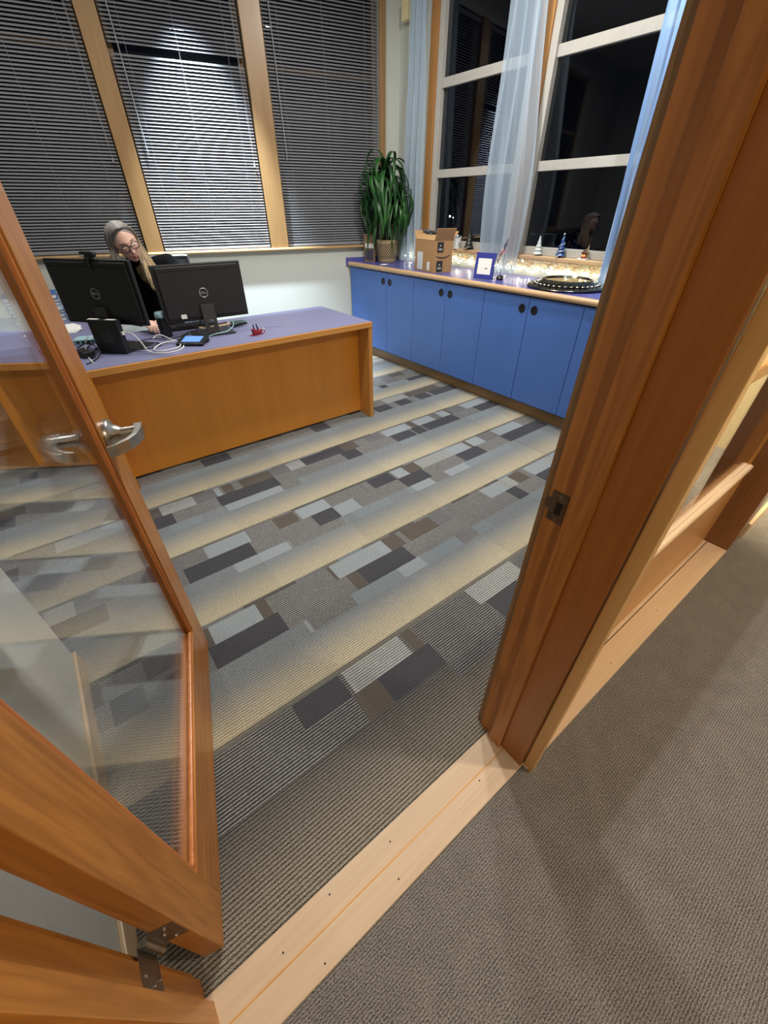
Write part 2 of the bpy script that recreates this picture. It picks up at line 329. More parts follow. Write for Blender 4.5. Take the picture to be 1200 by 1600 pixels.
def office_floor():
    cw, ch = .016, .0103
    X0, X1, Y0 = -2.6, 3.43, .271
    nx = int((X1-X0)/cw)+1; ny = int((5.75-Y0)/ch)+1
    rows = [(0, .018), (.018, .122), (.122, .235), (.235, .312)]
    hsh = random.Random(11)
    segs = {}
    def auto(x, v, cyc):
        for ri, (a, b2) in enumerate(rows):
            if a <= v < b2:
                key = (ri, cyc)
                if key not in segs:
                    lst = []; xx = -3.0
                    while xx < 4:
                        ln = hsh.choice((.10, .14, .18, .26))
                        if cyc < 0: k = ('edge', 'stripe', 'stripe', 'fade')[ri]
                        elif ri == 0: k = hsh.choice(('edge', 'line', 'fade', 'stripe'))
                        elif ri == 1: k = hsh.choice(('stripe', 'light', 'stripe', 'lstripe', 'brown', 'gray'))
                        elif ri == 2: k = hsh.choice(('stripe', 'stripe', 'stripe', 'dark', 'stripe'))
                        else: k = hsh.choice(('blue', 'fade', 'fade', 'fade'))
                        lst.append((xx, xx+ln, k)); xx += ln
                    segs[key] = lst
                for p, q, k in segs[key]:
                    if p <= x < q: return k
        return 'fade'
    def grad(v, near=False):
        if near:  # darker tones put the dimness inside the doorway into the carpet colour
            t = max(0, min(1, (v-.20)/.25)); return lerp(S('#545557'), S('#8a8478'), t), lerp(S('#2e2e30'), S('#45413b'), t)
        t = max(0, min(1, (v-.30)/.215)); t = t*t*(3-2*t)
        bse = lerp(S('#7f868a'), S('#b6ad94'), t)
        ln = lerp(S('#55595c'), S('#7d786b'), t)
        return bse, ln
    vs = [(X0+i*cw, Y0+j*ch, 0) for j in range(ny+1) for i in range(nx+1)]
    fs = []; cb = []; cl = []
    for j in range(ny):
        y = Y0+(j+.5)*ch
        c = (EDGE0-y) % PER; cyc = math.floor((y-EDGE0)/PER)
        for i in range(nx):
            x = X0+(i+.5)*cw
            a = j*(nx+1)+i; fs.append((a, a+1, a+nx+2, a+nx+1))
            k = None
            for (p, q, u, v2, kk) in BLK:
                if p <= x < q and u <= y < v2: k = kk
            if k is None: k = auto(x, c, cyc)
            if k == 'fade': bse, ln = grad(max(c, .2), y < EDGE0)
            elif k == 'stripe': bse, ln = (S('#3c3d41'), S('#8b8c88')) if y < EDGE0 else (S('#4b4c50'), S('#999a96'))  # doorway row gets darker stripes, its shade put into the colour
            elif k == 'edge': bse, ln = S('#6f6d66'), S('#57554f')
            elif k == 'line': bse, ln = PAL['line'], PAL['line']
            elif k == 'lstripe': bse, ln = S('#6d7274'), S('#b3b5b2')
            else:
                bse = PAL[k]; ln = tuple(q*.72 for q in bse)
            ti = math.floor((x-.392)/.5125); tint = 1+.05*math.sin(ti*2.3+cyc*1.7)
            bse = tuple(q*tint for q in bse); ln = tuple(q*tint for q in ln)
            if abs(((x-.392+.256) % .5125)-.256) < .0065: bse = tuple(q*.9 for q in bse); ln = tuple(q*.9 for q in ln)
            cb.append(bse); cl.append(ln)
    me = bpy.data.meshes.new('floor'); me.from_pydata(vs, [], fs); me.update()
    for nm, arr in (('base', cb), ('line', cl)):
        at = me.attributes.new(nm, 'FLOAT_COLOR', 'FACE'); flat = []
        for c in arr: flat += [*c, 1.0]
        at.data.foreach_set('color', flat)
    me.materials.append(carpet_m)
    o = bpy.data.objects.new('floor', me); COL.objects.link(o); return st(o)
office_floor()
st(BX(-2.6, 3.6, -2.6, .15, -.02, .002).build('floor', hall_m))
st(BX(-2.8, 3.8, -2.8, 6, 3.25, 3.35).build('ceiling', ceil_m))

# ------------------------------------------------------------------ threshold and the wood strip along the sidelight
t = st(thing('trim_1', None, None))
MB().box(-.30, .662, .147, .283, .0, .006).build('threshold_board', thr_m, t, bevel=.003)
gm = wood('amber_joint', S('#d8a04c'), S('#b98034'), 'x')
BX(-.30, .65, .2135, .2165, .004, .0066).build('joint_line', gm, t)
q = MB()
for x, y in ((-.12, .24), (.21, .25), (.18, .175), (-.05, .165), (.52, .2), (.02, .26)): q.lathe([(.0022, 0), (.0022, .0008)], 10, (x, y, .006))
q.build('nail_head', dark_m, t)
t = st(thing('trim_2', None, None))
BX(.662, 2.3, .13, .2185, .0, .012).build('base_strip', pale_x, t, bevel=.002)
BX(.69, 2.3, .2215, .236, .0, .012).build('base_strip', pale_x, t, bevel=.001)
q = MB()
for x, y in ((.86, .16), (.93, .185), (1.22, .16), (1.62, .17), (.90, .2)): q.lathe([(.003, 0), (.003, .0006)], 10, (x, y, .012))
q.build('nail_head', toe_m, t)
st(BX(2.48, 3.55, .118, .135, 0, .10).build('baseboard_corridor', pale_x, bevel=.002))

# ------------------------------------------------------------------ door frame
H = 2.14
t = st(thing('trim_3', None, None))
BX(.655, .70, .268, .318, 0, H).build('rabbet', fir_z, t, bevel=.001)
BX(.640, .69, .226, .268, 0, H).build('door_stop', fir_z, t, bevel=.0015)
BX(.652, .69, .15, .226, 0, H).build('jamb_face', wood('brown_fir_jamb', S('#ad6c2c'), S('#8a5219'), 'z', lines=.15), t, bevel=.0015)
BX(.662, .75, .3185, .336, 0, H+.02).build('room_casing', post_m, t, bevel=.002)
BX(.664, .69, .118, .147, .0, H+.02).build('hall_casing', pale_z, t, bevel=.0015)
sp = MB(); sp.mi = 0
# strike plate with lip and a bolt hole
poly = [(.277, .903), (.311, .903), (.311, .925), (.322, .930), (.322, .950), (.311, .955), (.311, .972), (.277, .972)]
Mx = Matrix(((0, 0, 1, 0), (1, 0, 0, 0), (0, 1, 0, 0), (0, 0, 0, 1)))
sp.prism(poly, .6532, .656, Mx)
spo = sp.build('strike_plate', plate_m, t, bevel=.0006)
BX(.6526, .6535, .285, .298, .922, .950).build('bolt_hole', dark_m, spo, bevel=.004)
q = MB()
for z in (.911, .964): q.lathe([(.0032, -.0002), (.0032, .0006), (.0018, .0012)], 10, M=Matrix.Translation((.6532, .292, z)) @ Matrix.Rotation(-PI/2, 4, 'Y'))
q.build('screw', dkm_m, spo)
t = st(thing('trim_4', None, None))
BX(-.335, -.290, .268, .318, 0, H).build('rabbet', fir_z, t, bevel=.001)
BX(-.325, -.275, .226, .268, 0, H).build('door_stop', fir_z, t, bevel=.0015)
BX(-.325, -.287, .15, .226, 0, H).build('jamb_face', fir_z, t, bevel=.0015)
BX(-.385, -.300, .3185, .336, 0, H+.02).build('room_casing', fir_z, t, bevel=.002)
BX(-.37, -.297, .118, .147, .0, H+.02).build('hall_casing', pale_z, t, bevel=.0015)
t = st(thing('trim_5', None, None))
BX(-.335, .70, .15, .318, H, H+.045).build('jamb_head', fir_x, t, bevel=.001)
BX(-.385, .75, .3185, .336, H+.02, H+.10).build('room_casing', fir_x, t, bevel=.002)
BX(-.37, .69, .118, .147, H+.02, H+.10).build('hall_casing', pale_x, t, bevel=.002)

# ------------------------------------------------------------------ sidelight and corridor post
t = st(thing('window_6', None, None))
BX(.70, 2.3, .236, .285, .012, .470).build('lower_panel', wood('fir_panel', S('#d09a62'), S('#bd8348'), 'x', lines=.2), t)
q = MB(); q.tube([(.70, .233, .476), (2.25, .233, .476)], .0125, 12); q.tube([(.70, .247, .482), (2.25, .247, .482)], .008, 12)
q.build('glazing_bead', pale_x, t, smooth=True)
BX(.70, .78, .236, .285, .47, 2.4).build('stile', fir_z, t)
BX(2.245, 2.30, .238, .285, .47, 2.4).build('stile', fir_z, t)
BX(.78, 2.245, .232, .285, 1.045, 1.085).build('muntin', fir_x, t, bevel=.004)
BX(.78, 2.245, .232, .285, 1.66, 1.70).build('muntin', fir_x, t, bevel=.004)
BX(.70, 2.30, .244, .285, 2.4, 2.5).build('top_rail', fir_x, t)
BX(.78, 2.245, .2425, .2465, .48, 2.4).build('pane', glass_m, t)
st(BX(2.302, 2.48, .130, .30, .002, 3.25).build('trim_6', wood('brown_fir_post', S('#8d6038'), S('#6f4824'), 'z', lines=.2), bevel=.002))

# ------------------------------------------------------------------ walls
st(MB().box(-2.6, -.37, .16, .30, 0, 3.25).box(-.37, 2.302, .16, .30, 2.5, 3.25).box(-.37, .70, .16, .30, H+.10, 2.5).box(2.48, 3.56, .135, .30, 0, 3.25).build('wall_front', wall_m))
st(BX(-.52, -.402, .337, 1.39, 0, 3.25).build('wall_return', wall_m))
st(MB().box(-.402, -.390, .337, 1.402, 0, .085).box(-.52, -.402, 1.39, 1.402, 0, .085).build('baseboard_return', wood('cream_base', S('#cdb493'), S('#bda07c'), 'y', lines=.2), bevel=.003))
st(BX(-2.7, -2.6, .16, 6, 0, 3.25).build('wall_left', wall_m))
st(BX(-2.6, 3.6, -2.7, -2.6, 0, 3.25).build('wall_corridor', cream_m))
st(BX(3.55, 3.65, -2.6, .118, 0, 3.25).build('wall_corridor_end', cream_m))
st(BX(-2.7, -2.6, -2.7, .16, 0, 3.25).build('wall_corridor_near', cream_m))
WX = 3.42
st(MB().box(WX, WX+.16, .30, 4.6, 0, 1.06).box(WX, WX+.16, .30, 4.6, 2.95, 3.25).box(WX, WX+.16, .30, 1.45, 1.06, 2.95).box(WX, WX+.16, 3.79, 4.6, 1.06, 2.95).build('wall_right', wall_m))
# blind wall: local frame
BP = (2.80, 4.36, 0); BA = math.radians(-12)
wins = [(-4.06, -3.06), (-2.917, -1.917), (-1.78, -.782), (-.613, .42)]
q = MB().box(-5.9, .7, .0, .15, 0, 1.05).box(-5.9, .7, 0, .15, 2.98, 3.25).box(.42, .7, 0, .15, 1.05, 2.98).box(-5.9, -4.06, 0, .15, 1.05, 2.98)
for a, b in ((-3.06, -2.917), (-1.917, -1.78), (-.782, -.613)): q.box(a+.01, b-.01, .03, .15, 1.05, 2.98)
st(q.build('wall_back', wall_m, loc=BP, rz=BA))
for i, (a, b) in enumerate(((-3.06, -2.917), (-1.917, -1.78), (-.782, -.613), (.42, .48))):
    st(BX(a, b, -.022, .03, 1.08, 2.98).build('trim_%d' % (7+i), post_m, loc=BP, rz=BA, bevel=.002))
t = st(thing('trim_11', None, None, BP, BA))
q = MB().box(-5.5, .60, -.028, .04, 1.052, 1.080); q.build('sill_board', sill_m, t, bevel=.002)
MB().tube([(-5.5, -.032, 1.066), (.60, -.032, 1.066)], .0145, 14).build('sill_nosing', sill_m, t, smooth=True)
for i, (a, b) in enumerate(wins):
    t = st(thing('window_%d' % (i+7), None, None, BP, BA))
    q = MB().box(a, a+.04, .08, .13, 1.08, 2.98).box(b-.04, b, .08, .13, 1.08, 2.98).box(a+.04, b-.04, .08, .13, 1.08, 1.12).box(a+.04, b-.04, .08, .13, 2.94, 2.98)
    if i != 2: q.box(a+.04, b-.04, .08, .13, 2.33, 2.37)
    q.build('window_frame', post_m, t)
    BX(a+.04, b-.04, .10, .106, 1.12, 2.94).build('pane', nglass_m, t)

# right wall windows
def rwin(name, y0, y1):
    t = st(thing(name, None, None))
    z0, z1 = 1.085, 2.93
    q = MB().box(WX+.0, WX+.09, y0, y0+.055, z0, z1).box(WX+.0, WX+.09, y1-.055, y1, z0, z1).box(WX+.0, WX+.09, y0+.055, y1-.055, z0, z0+.055).box(WX+.0, WX+.09, y0+.055, y1-.055, z1-.055, z1)
    q.build('window_frame', white_m, t, bevel=.002)
    BX(WX+.02, WX+.07, y0+.055, y1-.055, 1.625, 1.685).build('glazing_bar', white_m, t, bevel=.002)
    BX(WX+.02, WX+.07, y0+.055, y1-.055, 2.225, 2.287).build('glazing_bar', white_m, t, bevel=.002)
    BX(WX+.043, WX+.048, y0+.055, y1-.055, z0+.055, z1-.055).build('pane', nglass_m, t)
rwin('window_1', 2.70, 3.715); rwin('window_2', 1.55, 2.585)
t = st(thing('trim_12', None, None))
for y0, y1 in ((3.715, 3.80), (2.585, 2.70), (1.45, 1.55)): BX(WX-.018, WX+.05, y0, y1, 1.06, 2.95).build('casing', wood('tan_fir_casing', S('#aa7a42'), S('#8b5f2e'), 'z', lines=.25), t, bevel=.002)
BX(WX-.075, WX+.0, 1.40, 3.85, 1.055, 1.085).build('window_stool', nose_m, t, bevel=.006)
BX(WX-.02, WX, 1.42, 3.83, 1.0, 1.055).build('apron', nose_m, t, bevel=.003)

# ------------------------------------------------------------------ glazed door, open into the office
t = st(thing('door_1', None, None, (-.227, .333, 0), math.atan2(.96219, .27238)))
DZ0, DZ1, DT = .012, 2.12, .045
BX(0, .10, 0, DT, DZ0, DZ1).build('hinge_stile', fir_z, t, bevel=.002)
BX(.795, .905, 0, DT, DZ0, DZ1).build('latch_stile', fir_z, t, bevel=.002)
BX(.10, .795, .0005, DT-.0005, DZ0, .225).build('bottom_rail', fir_x, t)
BX(.10, .795, .0005, DT-.0005, 2.0, DZ1).build('top_rail', fir_x, t)
q = MB()
for y0, y1 in ((.004, .0155), (.0305, .041)):
    q.box(.10, .112, y0, y1, .225, 2.0).box(.783, .795, y0, y1, .225, 2.0).box(.112, .783, y0, y1, .225, .237).box(.112, .783, y0, y1, 1.988, 2.0)
q.build('glazing_bead', wood('orange_fir_bead', S('#c47a38'), S('#9a511c'), 'z'), t, bevel=.004)
BX(.106, .789, .016, .019, .231, 1.994).build('pane', glass_m, t)
BX(.106, .789, .027, .030, .231, 1.994).build('pane', glass_m, t)
def lever(side):
    sg = -1 if side == 0 else 1; yb = 0 if side == 0 else DT
    Mr = Matrix.Translation((.847, yb, .955)) @ Matrix.Rotation(PI/2*(1 if sg < 0 else -1), 4, 'X')
    q = MB().lathe([(.039, 0), (.039, .009), (.036, .013), (.025, .018), (.019, .028), (.0165, .032), (.0152, .032), (.0152, .036), (.0142, .036), (.0142, .066)], 40, M=Mr)
    ro = q.build('rose', steel_m, t, smooth=True)
    out = [(.868, .080), (.835, .081), (.800, .074), (.772, .058), (.750, .034), (.742, .016)]
    inn = [(.747, .013), (.757, .030), (.780, .050), (.806, .062), (.832, .064), (.868, .058)]
    poly = [(x, yb+sg*y) for x, y in out+inn]
    lv = MB().prism(poly, .941, .969).build('lever_handle', steel_m, t, bevel=.002)
lever(0); lever(1)
BX(.9045, .9062, .012, .033, .90, 1.01).build('latch_plate', steel_m, t)
for hz in (.33, 1.06, 1.85):
    q = MB().box(-.0016, .0002, .004, .050, hz-.05, hz+.05)
    q.lathe([(.0065, -.052), (.0065, .052)], 14, (-.010, .051, hz)); q.box(-.010, .0, .046, .050, hz-.05, hz+.05)
    hg = q.build('hinge', dkm_m, t)
    c, s_ = math.cos(-math.atan2(.96219, .27238)), math.sin(-math.atan2(.96219, .27238))
    def wl(x, y): x += .227; y -= .333; return (x*c-y*s_, x*s_+y*c)
    q = MB(); q.prism([wl(-.2905, .272), wl(-.2885, .272), wl(-.2885, .336), wl(-.2905, .336)], hz-.05, hz+.05)
    q.build('hinge_leaf', dkm_m, hg)
    q = MB()
    for dz in (-.035, .0, .035):
        x, y = wl(-.2883, .296 if dz else .285); q.ball((x, y, hz+dz), .0035, 8, 5)
        q.ball((-.0018, .022 if dz else .032, hz+dz), .0035, 8, 5)
    q.build('screw', steel_m, hg)

# ------------------------------------------------------------------ desk
t = thing('desk', 'wide honey maple office desk with speckled blue grey top carrying two monitors', 'desk', (.95, 2.95, 0))
def dl(x0, x1, y0, y1, z0, z1): return BX(x0-.95, x1-.95, y0-2.95, y1-2.95, z0, z1)
dl(.02, 1.864, 2.578, 3.32, .700, .736).build('desktop', desk_e, t, bevel=.002)
dl(.02, 1.858, 2.588, 3.32, .735, .7385).build('laminate_top', lam_m, t)
dl(.05, 1.828, 2.725, 2.745, .018, .700).build('modesty_panel', desk_w, t)
dl(1.828, 1.862, 2.58, 3.32, 0, .700).build('end_panel', pale_z if False else wood('honey_end_panel', S('#cf9650'), S('#b87e38'), 'z', lines=.2), t, bevel=.0015)
dl(.02, .05, 2.58, 3.32, 0, .700).build('end_panel', desk_w, t)
MB().box(-.45-.95, .24-.95, 3.32-2.95, 4.40-2.95, .700, .7385).build('return_top', lam_m, t, bevel=.002)
MB().box(-.43-.95, .22-.95, 4.36-2.95, 4.39-2.95, 0, .700).box(-.44-.95, -.41-.95, 3.32-2.95, 4.36-2.95, 0, .700).build('return_panel', desk_w, t)
DTOP = .7385

# ------------------------------------------------------------------ monitors
logo_m = mat('silver_print', S('#b9bcc0'), .35, .6)
def txt_mesh(body, size, name, mat_, parent, M, ext=.0004):
    cu = bpy.data.curves.new(name, 'FONT'); cu.body = body; cu.size = size; cu.extrude = ext; cu.align_x = 'CENTER'; cu.align_y = 'CENTER'; cu.offset = size*.012
    o = bpy.data.objects.new(name, cu); COL.objects.link(o)
    dg = bpy.context.evaluated_depsgraph_get(); me = bpy.data.meshes.new_from_object(o.evaluated_get(dg)); bpy.data.objects.remove(o)
    me.transform(M); me.materials.clear(); me.materials.append(mat_)
    r = bpy.data.objects.new(name, me); COL.objects.link(r); r.parent = parent; return r
def monitor(label, loc, rz, zb, sticker, by=0):
    t = thing('monitor', label, 'computer monitor', (loc[0], loc[1], DTOP), rz, 'black monitors on the desk')
    W, Hh = .532, .315; z0 = zb-DTOP
    q = MB().box(-W/2, W/2, -.006, .014, z0, z0+Hh)
    q.box(-W/2+.02, W/2-.02, -.016, -.006, z0+.02, z0+Hh-.012)
    h = q.build('housing', black2_m, t, bevel=.006)
    BX(-W/2+.035, W/2-.035, -.0175, -.0155, z0+Hh-.034, z0+Hh-.030).build('vent_slot', dark_m, h)
    BX(-W/2+.008, W/2-.008, .0138, .0148, z0+.018, z0+Hh-.008).build('screen', mat('dark_screen', S('#0a0c10'), .15), t)
    BX(-.05, .05, -.022, -.015, z0+.02, z0+.08).build('port_cover', black_m, t, bevel=.004)
    # neck plate with round cable hole
    n = 24; cz = .062; vs = []
    pr = [(-.036, -.02), (.036, -.02), (.033, z0+.09), (-.033, z0+.09)]
    q = MB()
    def plate(y0, y1):
        hole = [(.023*math.cos(2*PI*i/n), cz*1.0+.023*math.sin(2*PI*i/n)) for i in range(n)]
        outer = []
        for i in range(n):
            a = 2*PI*i/n; dx, dz = math.cos(a), math.sin(a); k = 1e9
            if abs(dx) > 1e-6: k = min(k, .040/abs(dx))
            zt = (z0+.09-cz) if dz > 0 else (cz-.006)
            if abs(dz) > 1e-6: k = min(k, zt/abs(dz))
            outer.append((dx*k, cz+dz*k))
        for i, (cx_, cz_) in enumerate(((.040, z0+.09), (-.040, z0+.09), (-.040, .006), (.040, .006))):
            j = min(range(n), key=lambda j: (outer[j][0]-cx_)**2+(outer[j][1]-cz_)**2); outer[j] = (cx_, cz_)
        o = len(q.v)
        def lean(x, y, z): return (x, y-.028-.018*(1-z/(z0+.09)), z)
        for y in (y0, y1):
            for p in outer+hole: q.v.append(lean(p[0], y, p[1]))
        for i in range(n):
            j = (i+1) % n
            for f in ((i, j, n+j, n+i), (2*n+i, 3*n+i, 3*n+j, 2*n+j), (i, 2*n+i, 2*n+j, j), (n+i, n+j, 3*n+j, 3*n+i)):
                q.f.append(tuple(o+k for k in f)); q.m.append(0)
    plate(0, .014)
    q.build('stand_neck', noisy('grey_black_plastic', S('#2a2a2b'), S('#333334'), 400, .45), t)
    BX(-.125, .125, -.115+by, .085+by, .0, .010).build('stand_base', black_m, t, bevel=.004)
    q = MB(); ring = [(.0255*math.cos(2*PI*i/40), -.0167, z0+.155+.0255*math.sin(2*PI*i/40)) for i in range(40)]
    q.tube(ring, .0021, 6, closed=True); lg = q.build('logo', logo_m, t)
    Mt = Matrix.Translation((0, -.0165, z0+.155)) @ Matrix.Rotation(PI/2, 4, 'X')
    txt_mesh('D', .0165, 'letter', logo_m, lg, Mt @ Matrix.Translation((-.0148, 0, 0)))
    txt_mesh('E', .0165, 'letter', logo_m, lg, Mt @ Matrix.Translation((-.0042, 0, 0)) @ Matrix.Rotation(.5, 4, 'Z'))
    txt_mesh('L', .0165, 'letter', logo_m, lg, Mt @ Matrix.Translation((.0060, 0, 0)))
    txt_mesh('L', .0165, 'letter', logo_m, lg, Mt @ Matrix.Translation((.0145, 0, 0)))
    if sticker: BX(-.168, -.135, -.0180, -.0160, z0+.020, z0+.044).build('sticker', paper_m, t)
    return t
monitor('right hand black monitor with round pierced stand neck, facing the seated woman', (.828, 2.985), math.radians(-3), .822, True)
monitor('left hand black monitor turned sideways, with a webcam clipped on top', (.253, 2.925), math.radians(-50), .878, False, .065)
t = thing('webcam', 'small black webcam clipped on top of the left monitor', 'webcam', (.272, 2.90, 1.193), math.radians(-50))
MB().box(-.045, .045, -.012, .016, .008, .036).build('camera_body', black_m, t, bevel=.010)
BX(-.016, .016, -.018, .020, 0.001, .010).build('clip', black_m, t, bevel=.002)
BX(-.012, .012, -.021, -.0185, -.05, .006).build('clip_leg', black_m, t, bevel=.002)
BX(-.044, -.012, -.0135, -.0115, .010, .020).build('light_strip', white_p, t, bevel=.001)

# ------------------------------------------------------------------ small computer standing on edge, pad, cup, cables
t = thing('desktop_computer', 'small square black computer standing on edge in front of the left monitor', 'computer', (.210, 2.838, DTOP), math.radians(-46))
MB().box(-.088, .088, 0, .036, .001, .178).build('case', black2_m, t, bevel=.003)
MB().box(-.088, -.03, .004, .030, .1782, .1795).box(.02, .075, .004, .030, .1782, .1795).build('port_strip', white_p, t)
q = MB()
for i in range(9):
    for j in range(9): q.box(-.03+i*.0075, -.03+i*.0075+.004, -.0008, .0002, .06+j*.0075, .06+j*.0075+.004)
q.build('vent_holes', noisy('vent_grey', S('#3b3b3d'), S('#5a5a5c'), 300, .6), t)
BX(.0885, .098, .008, .028, .10, .118).build('cable_plug', white_p, t, bevel=.002)
t = thing('signature_pad', 'black signature pad with a lit blue screen near the front edge of the desk', 'signature pad', (.642, 2.775, DTOP), math.radians(-38))
Mw = Matrix.Rotation(math.radians(9), 4, 'X')
q = MB(); q.prism([(-.082, -.062), (.082, -.062), (.082, .062), (-.082, .062)], .013, .028, Mw); q.box(-.080, .080, .02, .060, .001, .016); q.box(-.080, .080, -.060, -.04, .0005, .012)
q.build('pad_body', black_m, t, bevel=.004)
MB().box(-.055, .058, -.040, .042, .0283, .0290, Mw).build('pad_screen', mat('lit_blue_screen', S('#5f86c9'), .3, emit=S('#5a86d6'), es=.7), t)
MB().tube([(-.085, .062, .034), (-.05, .078, .040), (.06, .07, .034)], .005, 8).build('stylus', black_m, t, smooth=True)
t = thing('travel_mug', 'black travel mug with pale blue lid between the two monitors', 'mug', (.556, 3.045, DTOP))
MB().lathe([(.031, 0), (.034, .004), (.036, .06), (.037, .118)], 28).build('mug_body', black_m, t, smooth=True)
MB().lathe([(.0375, .1185), (.0375, .132), (.033, .146), (.030, .148), (.004, .147)], 28).build('mug_lid', teal_m, t, smooth=True)

def arc(cx, cy, rx, ry, a0, a1, z, n=14, rot=0):
    c, s_ = math.cos(rot), math.sin(rot); out = []
    for i in range(n+1):
        a = a0+(a1-a0)*i/n; x, y = rx*math.cos(a), ry*math.sin(a)
        zz = z(i/n) if callable(z) else z
        out.append((cx+x*c-y*s_, cy+x*s_+y*c, zz))
    return out
def smooth(pts, k=6):
    P = [Vector(p) for p in pts]; out = []
    for i in range(len(P)-1):
        a = P[max(i-1, 0)]; b = P[i]; c = P[i+1]; d = P[min(i+2, len(P)-1)]
        for j in range(k):
            u = j/k; out.append(.5*((2*b)+(c-a)*u+(2*a-5*b+4*c-d)*u*u+(3*b-a-3*c+d)*u**3))
    out.append(P[-1]); return out
zt = DTOP+.0035
pts = [(.300, 2.795, .848), (.33, 2.765, .842), (.355, 2.735, .80), (.375, 2.715, zt+.01), (.44, 2.66, zt), (.53, 2.675, zt), (.575, 2.75, zt+.002), (.55, 2.84, zt+.012), (.47, 2.83, zt+.012), (.41, 2.75, zt+.006), (.44, 2.69, zt+.006), (.53, 2.70, zt+.008), (.565, 2.78, zt+.010), (.535, 2.88, zt+.02), (.50, 2.98, zt+.03), (.46, 2.99, zt+.012)]
tag(MB().tube(smooth(pts), .0033, 8).build('white_cable', white_p, smooth=True), 'white cable coiled in loops on the desk beside the blue-screened pad', 'cable')
pts = [(.09, 2.70, zt), (.085, 2.85, zt+.002), (.10, 2.98, zt+.03), (.13, 3.06, zt+.055), (.16, 3.13, zt+.035), (.15, 3.22, zt)]
tag(MB().tube(smooth(pts), .0032, 8).build('white_cable', white_p, smooth=True), 'short white cable arching up at the left end of the desk', 'cable')
pts = [(.95, 2.90, zt+.06), (.935, 2.86, zt+.045), (.88, 2.83, zt+.025), (.80, 2.835, zt+.018), (.72, 2.85, zt), (.64, 2.89, zt)]
tag(MB().tube(smooth(pts), .0028, 8).build('grey_cable', teal_m, smooth=True), 'pale grey cable passing in front of the pierced monitor stand', 'cable')
blk_paths = [
 [(.05, 2.95, zt), (.10, 2.80, zt), (.13, 2.86, zt+.02), (.09, 3.0, zt), (.15, 3.1, zt+.02), (.10, 3.2, zt)],
 [(.06, 3.1, zt), (.12, 2.95, zt+.045), (.15, 2.83, zt+.02), (.10, 2.74, zt), (.06, 2.70, zt)],
 [(.33, 2.83, zt), (.42, 2.82, zt), (.48, 2.88, zt), (.42, 2.95, zt), (.34, 2.93, zt), (.36, 2.86, zt+.006), (.46, 2.85, zt+.006), (.55, 2.92, zt)],
 [(.58, 2.92, zt), (.66, 2.93, zt), (.74, 3.02, zt+.02), (.80, 3.05, zt+.08)],
 [(.35, 2.98, zt+.006), (.45, 3.02, zt+.006), (.52, 2.95, zt+.006), (.62, 2.99, zt), (.70, 3.08, zt)]]
labs = ['black cable tangled at the left end of the desk behind the door edge', 'black cable arching beside the small black computer, leftmost on the desk', 'black cable looped behind the white coil on the desk', 'black cable rising behind the right hand monitor', 'black cable lying on the desk between mug and white coil']
for p, lb in zip(blk_paths, labs): tag(MB().tube(smooth(p), .0035, 8).build('black_cable', dark_m, smooth=True), lb, 'cable', 'black cables on the desk')
t = thing('network_switch', 'pale teal network box behind the small black computer', 'network box', (.135, 3.20, DTOP), math.radians(-20))
BX(-.07, .07, -.05, .05, .001, .030).build('box_case', teal_m, t, bevel=.004)
q = MB()
for i in range(4): q.box(-.055+i*.028, -.038+i*.028, -.0508, -.0498, .008, .022)
q.build('port', dark_m, t)
t = thing('power_adapter', 'black power adapter lying left of the small black computer', 'adapter', (.075, 2.88, DTOP), .4)
BX(-.03, .03, -.055, .055, .001, .032).build('adapter_body', black_m, t, bevel=.005)
MB().tube([(0, .055, .016), (0, .075, .016)], [.006, .0035], 8).build('strain_relief', black_m, t)
t = thing('keyboard', 'black keyboard behind the right hand monitor', 'keyboard', (.74, 3.215, DTOP), math.radians(-4))
BX(-.19, .19, -.065, .065, .001, .016).build('keyboard_base', black_m, t, bevel=.003)
q = MB()
for r_ in range(5):
    for c_ in range(15): q.box(-.18+c_*.024, -.161+c_*.024, -.058+r_*.0235, -.039+r_*.0235, .0162, .022)
q.build('keys', mat('key_black', S('#1b1b1d'), .5), t)
t = thing('pen_tray', 'tan wooden tray with a pen behind the right monitor stand', 'tray', (.90, 3.13, DTOP), math.radians(8))
BX(-.11, .11, -.035, .035, .001, .010).build('tray_body', pale_x, t, bevel=.002)
MB().tube([(-.09, 0, .014), (.09, .005, .014)], .0042, 10).build('pen', black_m, t, smooth=True)
t = thing('stapler', 'grey green stapler lying right of the right monitor stand', 'stapler', (1.045, 3.07, DTOP), math.radians(20))
gg = mat('grey_green_plastic', S('#6f8481'), .4)
BX(-.065, .065, -.018, .018, .001, .010).build('stapler_base', black_m, t, bevel=.002)
MB().prism([(-.062, .012), (.060, .014), (.062, .022), (.03, .034), (-.05, .038), (-.062, .032)], -.016, .016, Matrix.Rotation(PI/2, 4, 'X')).build('stapler_arm', gg, t, bevel=.004)
t = thing('desk_ornament', 'small red sleigh ornament with two black uprights on the desk', 'ornament', (1.04, 2.735, DTOP), math.radians(15))
redm = noisy('glossy_red', S('#a01f24'), S('#7c1418'), 120, .35)
q = MB(); q.tube([(-.052, -.012, .012), (-.045, -.012, .004), (.04, -.012, .004), (.055, -.012, .014), (.052, -.012, .022)], .003, 8); q.tube([(-.052, .014, .012), (-.045, .014, .004), (.04, .014, .004), (.055, .014, .014), (.052, .014, .022)], .003, 8)
for x in (-.03, 0, .03): q.tube([(x, -.012, .005), (x, 0, .012), (x, .014, .005)], .0022, 6)
q.build('runner', redm, t, smooth=True)
MB().prism([(-.03, .012), (.028, .012), (.034, .030), (.012, .026), (-.022, .040), (-.034, .038)], -.014, .016, Matrix.Rotation(PI/2, 4, 'X')).build('sleigh_body', redm, t, bevel=.003)
